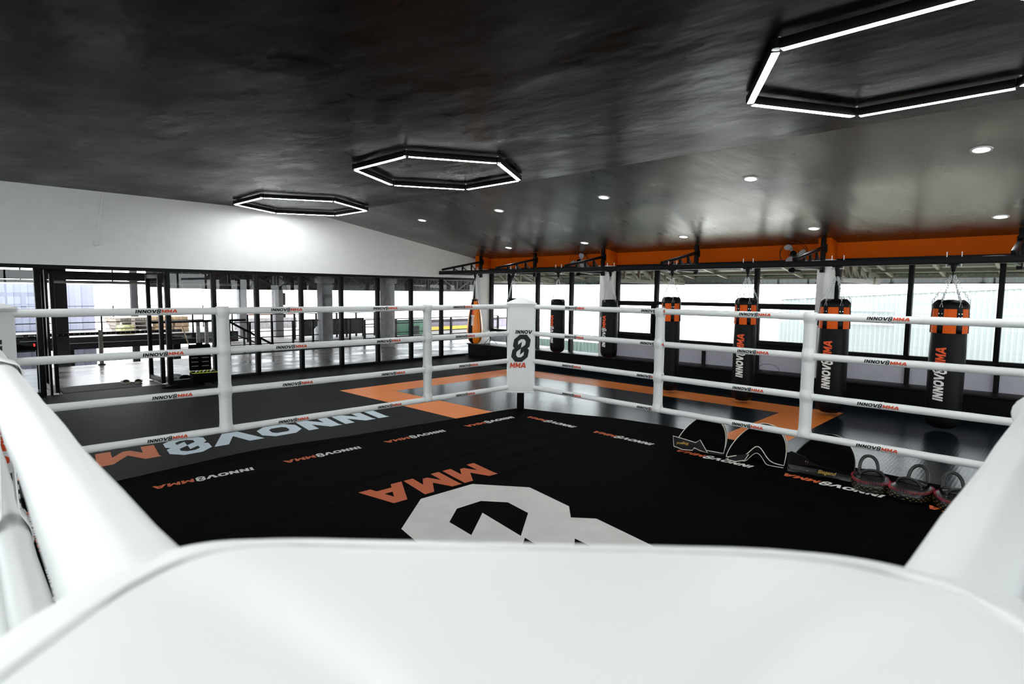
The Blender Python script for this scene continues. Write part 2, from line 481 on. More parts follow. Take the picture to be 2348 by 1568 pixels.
zs = lambda x: ZC - 0.157 * (x - XR)
ce = struct('ceiling', 'glossy black ceiling with brushed cloudy sheen', MB().box(-7, -8, ZC, XR, YG + 0.15, ZC + 0.12).build('ceiling', M['ceiling_flat']))
MB().add([(XR, -8, ZC), (XW + .15, -8, zs(XW + .15)), (XW + .15, YG + .15, zs(XW + .15)), (XR, YG + .15, ZC),
          (XR, -8, ZC + .12), (XW + .15, -8, zs(XW + .15) + .12), (XW + .15, YG + .15, zs(XW + .15) + .12), (XR, YG + .15, ZC + .12)],
         [(0, 3, 2, 1), (4, 5, 6, 7), (0, 1, 5, 4), (1, 2, 6, 5), (2, 3, 7, 6), (3, 0, 4, 7)]).build('sloping_panel', M['ceiling'], ce)
# gable wall above the glass
poly = [(-7, 1.79), (XW + .15, 1.79), (XW + .15, zs(XW + .15)), (XR, ZC), (-7, ZC)]
wl = struct('wall_left', 'white gable wall above the glass partition', MB().prism(poly, YG, YG + 0.15, lambda x, y, z: (x, z, y)).build('wall_left', M['white_wall']))
wb = struct('wall_back', 'white back wall above and below the added windows', MB().box(-7, -8.15, 2.15, XW, -8, ZC).build('wall_back', M['white_wall']))
MB().box(-7, -8.15, ZM, XW, -8, .25).build('lower_wall', M['white_wall'], wb)
e = struct('window_6', 'unseen window band added in the back wall for frontal daylight')  # added out of view so daylight reaches pads and ropes from the front
for q in range(15): MB().box(-7 + q * 1.2, -8.12, .25, -6.94 + q * 1.2, -8.04, 2.15).build('mullion', M['black_metal'], e)
for q in range(14): MB().box(-6.93 + q * 1.2, -8.09, .25, -5.81 + q * 1.2, -8.084, 2.15).build('pane', M['glass'], e)
wn = struct('wall_near', 'white side wall above and below the added windows', MB().box(-7.15, -8, 2.15, -7, YG, ZC).build('wall_near', M['white_wall']))
MB().box(-7.15, -8, ZM, -7, YG, .25).build('lower_wall', M['white_wall'], wn)
e = struct('window_7', 'unseen window band added in the side wall for frontal daylight')  # second added band, also only for fill daylight from behind the camera
for q in range(16): MB().box(-7.12, -8 + q * 1.24, .25, -7.04, -7.94 + q * 1.24, 2.15).build('mullion', M['black_metal'], e)
for q in range(15): MB().box(-7.09, -7.93 + q * 1.24, .25, -7.084, -6.77 + q * 1.24, 2.15).build('pane', M['glass'], e)
wr = struct('wall_right', 'orange painted band above the windows', MB().box(XW, -8, 2.0, XW + 0.15, YG, 2.30).build('wall_right', M['orange_wall']))
for y0, y1 in ((-8, -5.6), (-5.42, -1.6), (-1.42, 2.57), (2.76, 6.57)):
    e = struct('trim_1', 'pale lavender panel below the window sill')
    n = max(2, round((y1 - y0) / 0.97))
    for k in range(n):
        a = y0 + (y1 - y0) * k / n; b = y0 + (y1 - y0) * (k + 1) / n
        MB().box(XW + .01, a + .025, 0.15, XW + .05, b - .025, 0.56).build('panel', M['lavender'], e, bevel=.002, bseg=1)
        MB().box(XW - .03, b - .03, 0.15, XW + .06, b + .03, 0.56).build('mullion', M['black_metal'], e)
pl = struct('baseboard_right', 'low black ledge running under the windows', MB().box(9.5, -8, ZM, XW + .1, 10.6, 0.165).build('baseboard_right', M['black_paint'], bevel=.006))
MB().box(9.47, -8, 0.165, XW + .1, 10.62, 0.195).build('ledge_top', M['black_metal'], pl, bevel=.006)
for k, yc in enumerate((-5.51, -1.51, 2.66, 6.655, 10.32)):
    w = 0.088
    e = struct('trim_2', 'square column, white below and orange above')
    MB().box(9.55, yc - w, 0.19, XW + .02, yc + w, 2.0).build('lower_shaft', M['white_wall'], e, bevel=.01)
    MB().box(9.55, yc - w, 2.0, XW + .02, yc + w, zs(9.5) + .02).build('upper_shaft', M['orange_wall'], e, bevel=.006)
    MB().box(9.52, yc - w - .02, 1.98, XW + .02, yc + w + .02, 2.0).build('collar', M['white_wall'], e, bevel=.004)
# window wall bays
def bay(num, y0, y1, mull, sill, label, mid=False):
    e = struct('window_%d' % num, label)
    MB().box(XW - .03, y0, sill - .03, XW + .07, y1, sill + (.03 if not mid else .02)).build('window_sill', M['black_metal'], e, bevel=.004)
    MB().box(XW - .03, y0, 1.96, XW + .07, y1, 2.02).build('head_rail', M['black_metal'], e)
    ys = [y0] + mull + [y1]
    for y in mull + [y0 + .02, y1 - .02]:
        MB().box(XW - .035, y - .03, sill + .02, XW + .07, y + .03, 1.96).build('mullion', M['black_metal'], e, bevel=.004)
    for a, b in zip(ys[:-1], ys[1:]):
        MB().box(XW + .02, a + .03, sill + .02, XW + .026, b - .03, 1.96).build('pane', M['glass'], e)
    return e
w2 = bay(2, 6.75, 10.23, [7.73, 8.70, 9.58], 0.53, 'window bay nearest the glass partition, low sill rail')
for k in range(4):
    ys = [6.75, 7.73, 8.70, 9.58, 10.23]
    MB().box(XW + .02, ys[k] + .03, 0.2, XW + .026, ys[k + 1] - .03, .5).build('pane', M['glass'], w2)
    MB().box(XW - .035, ys[k] - .03, 0.19, XW + .07, ys[k] + .03, .5).build('mullion', M['black_metal'], w2)
w3 = bay(3, 2.76, 6.57, [3.78, 5.67], 0.575, 'middle window bay with black transom bar')
MB().box(XW - .045, 2.78, 1.245, XW + .07, 6.55, 1.31).build('transom', M['black_metal'], w3, bevel=.004)
for a, b in ((2.79, 3.75), (5.70, 6.54)):
    for q in ((a, .60, b, .69), (a, 1.22, b, 1.25), (a, .69, a + .05, 1.22), (b - .05, .69, b, 1.22)):
        MB().box(XW - .05, q[0], q[1], XW + .03, q[2], q[3]).build('casement_frame', M['black_metal'], w3, bevel=.003)
bay(4, -1.42, 2.57, [-.40, .60, 1.60], 0.575, 'right hand window bay facing the corrugated wall')
bay(5, -5.42, -1.6, [-4.4, -3.4, -2.5], 0.575, 'window bay beyond the right hand ring corner')

# glass partition (left)
mx = [-6.0, -4.8, -3.6, -2.4, -1.2, 0.1]
w1 = struct('window_1', 'black framed glass partition with tall panes')
head = MB().box(-7, YG - .01, 1.735, 10.2, YG + .07, 1.79).build('head_rail', M['black_metal'], w1, bevel=.003)
for a, b in ((-7, 1.26), (2.93, 9.9)):
    MB().box(a, YG - .01, ZM, b, YG + .07, ZM + .05).build('bottom_rail', M['black_metal'], w1, bevel=.003)
ml = mx + [1.265, 2.94, 3.66, 4.40, 5.255, 6.115, 6.985, 7.865, 8.745, 9.86]
for x in ml:
    w = .035 if x < 9.8 else .06
    MB().box(x - w, YG - .02, ZM, x + w, YG + .075, 1.74).build('mullion', M['black_metal'], w1, bevel=.004)
xs = [-7] + ml
for a, b in zip(xs[:-1], xs[1:]):
    if a == 1.265: continue
    MB().box(a + .03, YG + .02, ZM + .05, b - .03, YG + .028, 1.735).build('pane', M['glass_left'], w1)
d1 = struct('door_1', 'glass door leaf standing open on to the hall')
for q in ((2.81, YG + .03, 2.87, YG + .09), (2.81, YG + .70, 2.87, YG + .76)):
    MB().box(q[0], q[1], ZM + .01, q[2], q[3], 1.70).build('stile', M['black_metal'], d1, bevel=.004)
MB().box(2.815, YG + .09, ZM + .01, 2.865, YG + .70, ZM + .09).build('bottom_rail', M['black_metal'], d1, bevel=.004)
MB().box(2.815, YG + .09, 1.63, 2.865, YG + .70, 1.70).build('top_rail', M['black_metal'], d1, bevel=.004)
MB().box(2.837, YG + .09, ZM + .09, 2.843, YG + .70, 1.63).build('pane', M['glass_left'], d1)
d2 = struct('door_2', 'slim black door leaf folded at the left jamb of the entrance')
MB().box(1.345, YG - .03, ZM, 1.375, YG + .07, 1.72).build('stile', M['black_metal'], d2, bevel=.004)
MB().box(1.41, YG + .03, ZM, 1.46, YG + .10, 1.66).build('stile', M['black_metal'], d2, bevel=.004)
MB().box(1.41, YG + .83, ZM, 1.46, YG + .90, 1.66).build('stile', M['black_metal'], d2, bevel=.004)
MB().box(1.43, YG + .10, ZM + .08, 1.436, YG + .83, 1.6).build('pane', M['glass_left'], d2)
MB().box(1.41, YG + .10, ZM, 1.46, YG + .83, ZM + .08).build('bottom_rail', M['black_metal'], d2)
MB().box(1.36, YG - .02, ZM, 1.44, YG + .04, ZM + .02).build('floor_closer', M['chrome'], d2)

# ------------------------------------------------------------------ ceiling lights
def hex_light(cx, cy, R, label):
    t = thing('hexagon_light', label, 'ceiling light', (cx, cy, ZC), 0, 'hexagon tube lights under the black ceiling')
    P = [Vector((R * cos(radians(30 + 60 * k)), R * sin(radians(30 + 60 * k)), 0)) for k in range(6)]
    for k in range(6):
        a, b = P[k], P[(k + 1) % 6]
        d = (b - a).normalized(); nrm = Vector((-d.y, d.x, 0))
        a2, b2 = a + d * .03, b - d * .03
        MB().bar(a2 + Vector((0, 0, -.048)), b2 + Vector((0, 0, -.048)), .052, .06).build('housing', M['black_metal'], t, bevel=.004)
        MB().bar(a2 + Vector((0, 0, -.0778)), b2 + Vector((0, 0, -.0778)), .042, .003).build('tube', M['tube'], t)
        MB().tube([a + Vector((0, 0, -.07)), a + Vector((0, 0, -.015))], .028, 12).build('connector', M['black_metal'], t)
        MB().tube([a * .985 + Vector((0, 0, -.02)), a * .985], .008, 8).build('hanger', M['chrome'], t)
    return t
hex_light(4.67, 9.40, 1.05, 'glowing hexagon of tube lights nearest the white gable wall')
hex_light(4.45, 5.48, 0.99, 'glowing hexagon of tube lights, middle one over the ring')
hex_light(4.28, 0.75, 0.97, 'largest hexagon of tube lights at the top right')
for (x, y) in ((4.2, -3.6), (-0.6, 0.75), (-0.6, 5.2)):  # unseen hexagons, added to brighten the near pad and the ring
    hex_light(x, y, 0.99, {(4.2, -3.6): 'hexagon of tube lights added out of frame beyond the largest one', (-0.6, 0.75): 'unseen hexagon of tube lights added above the nearest corner pad', (-0.6, -3.6): 'hexagon of tube lights behind the camera', (-0.6, 5.2): 'unseen hexagon of tube lights added above the left ring ropes', (-0.6, 9.4): 'hexagon of tube lights beside the hidden left end of the gable wall', (-4.4, -3.0): 'hexagon of tube lights farthest behind the camera'}[(x, y)])
k = 0
rows = (('farthest from the camera', 'fourth', 'third', 'second', 'nearest'),)
for ri, (X, nm) in enumerate(((6.66, 'upper'), (8.97, 'lower'))):
    for yi, Y in enumerate((8.72, 6.70, 4.66, 2.65, .60, -1.45, -3.5)):
        pos = ('farthest', 'second farthest', 'middle', 'second nearest', 'nearest', 'first out of frame', 'last behind the camera')[yi]
        t = thing('downlight', 'round recessed downlight, %s row of the sloping ceiling, %s' % (nm, pos), 'downlight', (X, Y, zs(X)), 0, 'round downlights in the sloping ceiling')
        t.rotation_euler = (0, math.atan(0.157), 0)
        MB().lathe([(.062, -.001), (.064, -.008), (.082, -.008), (.086, 0), (.062, .0)], 32, cap=False).build('rim', M['white_plastic'], t)
        MB().lathe([(0.0, -.004), (.063, -.004)], 32).build('lens', M['lens'], t)
        L = bpy.data.lights.new('bulb', 'SPOT'); L.energy = DOWN_W; L.spot_size = radians(130); L.spot_blend = 0.6; L.shadow_soft_size = .05
        lo = bpy.data.objects.new('bulb', L); COL.objects.link(lo); lo.parent = t; lo.location = (0, 0, -.02)
# rod on the gable wall
t = thing('wall_rod', 'thin white conduit rod slanting down the white gable wall', 'conduit', (0, 0, 0))
MB().tube([(2.104, YG - .05, 2.87), (1.99, YG - .05, 2.16)], .013, 10).build('rod', M['white_wall'], t)
MB().box(1.965, YG - .07, 2.10, 2.005, YG, 2.17).build('bracket', M['white_plastic'], t, bevel=.003)

# ------------------------------------------------------------------ ring
RZ = [1.288, 0.964, 0.630, 0.303]
RR = 0.0285
# canvas with loose, slightly wavy edges and rounded corners
def canvas_edge():
    pts = []
    left = [(-.05, 5.16), (.3, 5.12), (.6, 5.09), (1.2, 5.19), (1.9, 5.30), (2.4, 5.25), (2.8, 5.20), (3.5, 5.16), (4.2, 5.12), (4.7, 5.12), (4.96, 5.09), (5.05, 5.05)]
    right = [(5.10, 4.93), (5.16, 4.75), (5.30, 4.35), (5.46, 3.97), (5.54, 3.6), (5.58, 3.28), (5.56, 2.7), (5.50, 2.1), (5.42, 1.4), (5.40, .7), (5.38, .1), (5.33, -.18)]
    near = [(5.15, -.33), (4.5, -.4), (3.2, -.42), (2.0, -.4), (1.0, -.4), (.2, -.38), (-.2, -.3)]
    nl = [(-.33, -.1), (-.38, .8), (-.40, 2.0), (-.42, 3.2), (-.40, 4.4), (-.3, 5.0)]
    return left + right + near + nl
ce_ = canvas_edge()
cv = thing('ring_canvas', 'black fighting ring canvas printed with a large white octagonal 8', 'canvas', ring=True)
sub = []
n = len(ce_)
for i in range(n):      # smooth outline
    p0, p1, p2, p3 = (Vector(ce_[(i + q) % n]) for q in (-1, 0, 1, 2))
    for q in range(4):
        t_ = q / 4
        sub.append(tuple(0.5 * ((2 * p1) + (-p0 + p2) * t_ + (2 * p0 - 5 * p1 + 4 * p2 - p3) * t_ ** 2 + (-p0 + 3 * p1 - 3 * p2 + p3) * t_ ** 3)))
MB().prism(sub[::-1], ZM + .005, 0.0).build('canvas_sheet', M['canvas'], cv, smooth=30, bevel=.008)
PRM = [M['print_white'], M['print_orange']]
for ie in (5.60, 4.632, 3.626, 2.640, 1.665, .700, -.27):
    if ie > 5: continue
    mb = MB(); wordmark(mb, .735, .082, lambda x, y, ie=ie: (ie - x, 4.785 - y, .0015)); mb.build('printed_wordmark', PRM, cv, smooth=0)
for ie in (3.920, 2.944, 1.968, .997, .02):
    mb = MB(); wordmark(mb, .73, .082, lambda x, y, ie=ie: (4.81 - y, ie + x, .0015)); mb.build('printed_wordmark', PRM, cv, smooth=0)
for ie in (.3, 1.3, 2.3, 3.3, 4.3):
    mb = MB(); wordmark(mb, .73, .082, lambda x, y, ie=ie: (.22 + y, ie + .4 - x, .0015)); mb.build('printed_wordmark', PRM, cv, smooth=0)
    mb = MB(); wordmark(mb, .73, .082, lambda x, y, ie=ie: (ie - .3 + x, .22 + y, .0015)); mb.build('printed_wordmark', PRM, cv, smooth=0)
mb = MB(); ks = .00211
emblem(mb, lambda x, y: (3.10 + 115 * ks - x, 3.65 - 1445 * ks - y, .0015), ks)
mb.build('printed_emblem', PRM, cv, smooth=0)

corners = {'near': (0, 0, pi / 4), 'right': (5, 0, 3 * pi / 4), 'far': (5, 5, 5 * pi / 4), 'left': (0, 5, -pi / 4)}
plabel = {'near': 'huge out of focus white corner pad filling the bottom of the view', 'right': 'white corner pad cut off by the right edge of the frame',
          'far': 'white corner pad with black octagonal 8 emblem, at the far corner', 'left': 'white corner pad at the left edge with sideways black lettering'}
qlabel = {'near': 'black steel ring post inside the nearest corner pad', 'right': 'black steel ring post at the right hand corner', 'far': 'black steel ring post under the far corner pad',
          'left': 'black steel ring post at the left hand corner'}
for nm, (cx, cy, ang) in corners.items():
    # local frame: +x points to the ring centre, y is lateral
    p = thing('ring_post', qlabel[nm], 'post', (cx, cy, 0), ang, 'steel posts of the ring', ring=True)
    MB().box(-.045, -.045, ZM, .045, .045, 1.27).build('shaft', M['black_metal'], p, bevel=.006)
    MB().box(-.09, -.09, ZM, .09, .09, ZM + .012).build('base_plate', M['black_metal'], p, bevel=.003)
    t = thing('corner_pad', plabel[nm], 'corner pad', (cx, cy, 0), ang, 'white corner pads of the ring', ring=True)
    W = .1725; F = .185; B = .052
    CW = .184 if nm != 'near' else .213; CY = 0.0 if nm != 'near' else -.012
    zt = 1.325; zb = .255
    # cushion: rounded box, slightly bulged
    def cush(u, v):
        z = zb + (zt - zb) * v
        a = u * 2 * pi
        ex = 0.22
        cxx = abs(cos(a)) ** ex * (1 if cos(a) >= 0 else -1); syy = abs(sin(a)) ** ex * (1 if sin(a) >= 0 else -1)
        bul = 1 + .018 * sin(pi * v)
        return ((F + B) / 2 + (F - B) / 2 * cxx * bul, W * syy * (1 - .012 * sin(pi * v)), z)
    MB().grid(cush, 96, 14).build('cushion', M['vinyl'], t, merge=True, smooth=50)
    # skirt lips at top and bottom
    for z0, z1 in ((zt - .012, zt + .006), (zb - .012, zb + .008)):
        def lip(u, v, z0=z0, z1=z1):
            a = u * 2 * pi; ex = .2
            cxx = abs(cos(a)) ** ex * (1 if cos(a) >= 0 else -1); syy = abs(sin(a)) ** ex * (1 if sin(a) >= 0 else -1)
            g = .008 + .006 * sin(pi * v)
            return ((F + B) / 2 + ((F - B) / 2 + g) * cxx, (W + g) * syy, z0 + (z1 - z0) * v)
        MB().grid(lip, 96, 4).build('hem', M['vinyl'], t, merge=True, smooth=50)
    # cap: soft pyramid over the post; sagging on the nearest corner
    ph = .075 if nm != 'near' else .016
    xb = -.055
    def cap(u, v, ph=ph):
        a = u * 2 * pi; ex = .25
        cxx = abs(cos(a)) ** ex * (1 if cos(a) >= 0 else -1); syy = abs(sin(a)) ** ex * (1 if sin(a) >= 0 else -1)
        hx = (F + .012 - xb) / 2; mxx = (F + .012 + xb) / 2
        r = 1 - v
        apx = .03
        x = apx + (mxx + hx * cxx - apx) * r; y = CW * syy * r + CY
        if nm == 'near':
            z = zt + .004 + ph * (1 - r ** 6) + .004 * sin(3 * a + 1) * r
        else:
            z = zt + .004 + ph * (v ** .85)
        return (x, y, z)
    MB().grid(cap, 96, 14).build('cap', M['vinyl'], t, merge=True, smooth=60)
    if nm == 'near':
        MB().tube([cap(q / 96, .17) for q in range(96)], .0028, 6, closed=True).build('cap_seam', M['vinyl'], t, smooth=60)
    mb = MB()
    for z_ in (zt - .016,):
        pts = []
        for q in range(72):
            a = q / 72 * 2 * pi; ex = .2
            cxx = abs(cos(a)) ** ex * (1 if cos(a) >= 0 else -1); syy = abs(sin(a)) ** ex * (1 if sin(a) >= 0 else -1)
            pts.append(((F + B) / 2 + ((F - B) / 2 + .009) * cxx, (W + .009) * syy, z_))
        mb.tube(pts, .0035, 6, closed=True)
    mb.build('piping', M['vinyl'], t, smooth=60)
    mb = MB()
    fx = F + .004
    if nm in ('far', 'near'):
        kk = .000372
        emblem(mb, lambda x, y: (fx, x - 482 * kk, .549 + 1445 * kk + y), kk)
    else:
        wordmark(mb, .86, .092, lambda x, y: (fx, -.046 + y if True else 0, 1.14 - x), text='INNOV8MMA')
    if nm in ('far', 'near'):
        # mirror check: looking at the face from the ring centre, left is +y
        pass
    mb.build('printed_emblem' if nm in ('far', 'near') else 'printed_wordmark', [M['print_black'], M['print_red']], t, smooth=0)

# ropes: four a side
sides = {
 'left':  ((0, 5), (1, 0), (0, -1), 'in front of the glass partition', [.921, 1.922, 2.917, 3.909], [0, .035, .085, .04]),
 'right': ((5, 5), (0, -1), (-1, 0), 'in front of the punch bags', [.728, 1.74, 2.757, 3.76], [0, 0, -.03, -.02]),
 'nearleft': ((0, 0), (0, 1), (1, 0), 'running from the nearest corner to the left pad', [.5, 1.5, 2.5, 3.5, 4.3], [0, .1, .05, 0]),
 'nearright': ((5, 0), (-1, 0), (0, 1), 'running from the nearest corner to the right pad', [.45, 1.45, 2.45, 3.45, 4.25], [0, .1, .05, 0]),
}
hn = ['topmost', 'second from top', 'third from top', 'lowest']
for sn, (st, d, nrm, where, lg, off) in sides.items():
    for i, z in enumerate(RZ):
        t = thing('ring_rope', '%s white padded ring rope %s' % (hn[i], where), 'rope', (st[0], st[1], z), math.atan2(d[1], d[0]),
                  'padded ropes of the ring', ring=True)
        # local x along the rope; local inward normal: +y or -y
        iny = d[0] * nrm[1] - d[1] * nrm[0]
        K = 48; pts = []; rs = []
        for q in range(K + 1):
            s = .06 + (4.88) * q / K
            sag = -.004 * sin(pi * q / K)
            r_ = RR + .0008 * sin(q * 1.9 + i)
            if sn.startswith('near') and i == 0:
                e_ = s if sn == 'nearleft' else 5 - s
                r_ += (.014 if sn == 'nearleft' else .0) * math.exp(-(e_ / .30) ** 2)
            pts.append((s, -iny * .017 * math.exp(-((5 - s) / 1.6) ** 2) if sn == 'nearright' and i == 0 else 0, sag)); rs.append(r_)
        MB().tube(pts, rs, 20, up=(0, 0, 1)).build('sleeve', M['vinyl'], t, smooth=60)
        for s in ((.62 if sn == 'left' else 3.9),):
            MB().tube([(s - .004, 0, -.002), (s, 0, -.002), (s + .004, 0, -.002)], [RR + .0005, RR + .002, RR + .0005], 20).build('seam', M['vinyl'], t, smooth=60)
        for s0 in lg:
            if i == 0 and ((sn == 'nearleft' and s0 < 1.2) or (sn == 'nearright' and s0 > 3.6)): continue
            s1 = s0 + off[i]
            mb = MB()
            ce0 = radians(8 if i == 0 else 0)
            def fw(x, y, s1=s1, iny=iny, sagf=0):
                s = s1 + x
                q = (s - .06) / 4.88
                e_ = s if sn == 'nearleft' else (5 - s if sn == 'nearright' else 9)
                rr = RR + .0022
                a = (y - .0128) / rr + ce0
                return (s, iny * rr * cos(a), rr * sin(a) - .004 * sin(pi * q))
            wordmark(mb, .285, .0256, fw, ncut=7)
            mb.build('printed_wordmark', [M['print_black'], M['print_red']], t, smooth=0)
        for s in (.10, 4.90):
            MB().bar((s - .06, 0, 0), (s + .06, 0, 0), .02).build('turnbuckle', M['chrome'], t)
# vertical dividers
divs = {'left': [1.54, 3.585], 'right': [1.95, 3.35], 'nearleft': [1.46, 3.5], 'nearright': [1.7, 3.4]}
dl = {'left': ['left hand white strap tying the ropes before the glass partition', 'right hand white strap tying the ropes before the glass partition'],
      'right': ['white strap tying the ropes left of the fourth bag', 'white strap tying the ropes right of the kick shields'],
      'nearleft': ['white rope strap close to the camera on the left', 'white rope strap near the left corner pad'],
      'nearright': ['white rope strap near the right corner pad', 'white rope strap close to the camera on the right']}
for sn, (st, d, nrm, where, lg, off) in sides.items():
    for k_, s in enumerate(divs[sn]):
        t = thing('rope_strap', dl[sn][k_], 'strap', (st[0], st[1], 0), math.atan2(d[1], d[0]), 'vertical straps tying the ropes', ring=True)
        zs_ = []
        zt_, zb_ = RZ[0] + RR + .004, RZ[3] - RR - .004
        N_ = 110
        prof = []
        for q in range(N_ + 1):
            z = zt_ + (zb_ - zt_) * q / N_
            o_ = .011 + .003 * sin(z * 9 + k_)
            for rz_ in RZ:
                dz = abs(z - rz_)
                if dz < RR: c_ = sqrt(max(0, (RR + .0015) ** 2 - dz ** 2))
                else: c_ = 0
                o_ = max(o_, c_, (RR + .0015) * math.exp(-(dz / .055) ** 2) if dz < .16 else 0)
            edge = min(abs(z - zt_), abs(z - zb_))
            if edge < RR: o_ = min(o_, sqrt(max(0, (RR + .004) ** 2 - (RR + .004 - edge) ** 2)))
            prof.append((o_, z))
        for side_, nm_ in ((1, 'band'),):
            loop = [(o_, z) for o_, z in prof] + [(-o_, z) for o_, z in prof[::-1]]
            mb = MB(); L = len(loop); w = .047
            vs = [(s - w, a, b) for a, b in loop] + [(s + w, a, b) for a, b in loop]
            mb.add(vs, [(i, (i + 1) % L, L + (i + 1) % L, L + i) for i in range(L)])
            ob = mb.build('band', M['vinyl'], t, smooth=50)
            so = ob.modifiers.new('thick', 'SOLIDIFY'); so.thickness = .002; so.offset = 1
        mb = MB()
        for e_ in (-.042, .042):
            for q in range(0, N_, 1):
                o_, z = prof[q]
                iny = d[0] * nrm[1] - d[1] * nrm[0]
                if q % 2 == 0:
                    mb.bar((s + e_, iny * (o_ + .0035), z), (s + e_, iny * (prof[q + 1][0] + .0035), prof[q + 1][1]), .0015, .0012)
        mb.build('stitching', M['white_plastic'], t, smooth=0)['kind'] = 'stuff'

# ------------------------------------------------------------------ punch bags on the overhead beam
KX = 0.958
XB = 8.335
zk = lambda z: 1.463 + (z - 1.463) * KX
yk = lambda y: -.066 + (y + .066) * KX
t = thing('bag_beam', 'long black steel box beam carrying the punch bags', 'beam', (XB, 0, 0))
MB().box(-.04, -6.5, 1.835, .04, 10.25, 1.915).build('beam', M['black_metal'], t, bevel=.004)
beam = t
for k_, y in enumerate((10.15, 8.43, 6.64, 4.68, 2.66, .42, -1.6, -3.6)):
    nm = ('beside the gable wall', 'behind the far corner pad', 'over the left hand fan', 'between the two fans', 'beside the right hand fan', 'at the right edge of the frame', 'out of view to the right', 'farthest out of view')[k_]
    t = thing('truss_bracket', 'black welded truss bracket %s' % nm, 'bracket', (XB, y, 0), 0, 'truss brackets holding the bag beam')
    L = 9.5 - XB
    MB().bar((-.02, 0, 1.945), (L, 0, 2.17), .045, .045).build('top_chord', M['black_metal'], t, bevel=.003)
    MB().bar((.04, 0, 1.86), (L, 0, 1.86), .04, .04).build('bottom_chord', M['black_metal'], t, bevel=.003)
    MB().box(L - .03, -.03, 1.80, L + .03, .03, zs(9.5) - .012).build('wall_post', M['black_metal'], t, bevel=.003)
    MB().box(L + .02, -.045, 2.10, L + .05, .045, 2.22).build('wall_plate', M['black_metal'], t, bevel=.003)
    ztop = lambda x: 1.945 + (2.17 - 1.945) * (x + .02) / (L + .02)
    for x in (.32, .58, .86):
        MB().bar((x, 0, 1.88), (x, 0, ztop(x) - .02), .028, .028).build('web_post', M['black_metal'], t)
        MB().bar((x, 0, ztop(x) - .03), (x + .23, 0, 1.885), .024, .024).build('web_diagonal', M['grey_metal'], t)

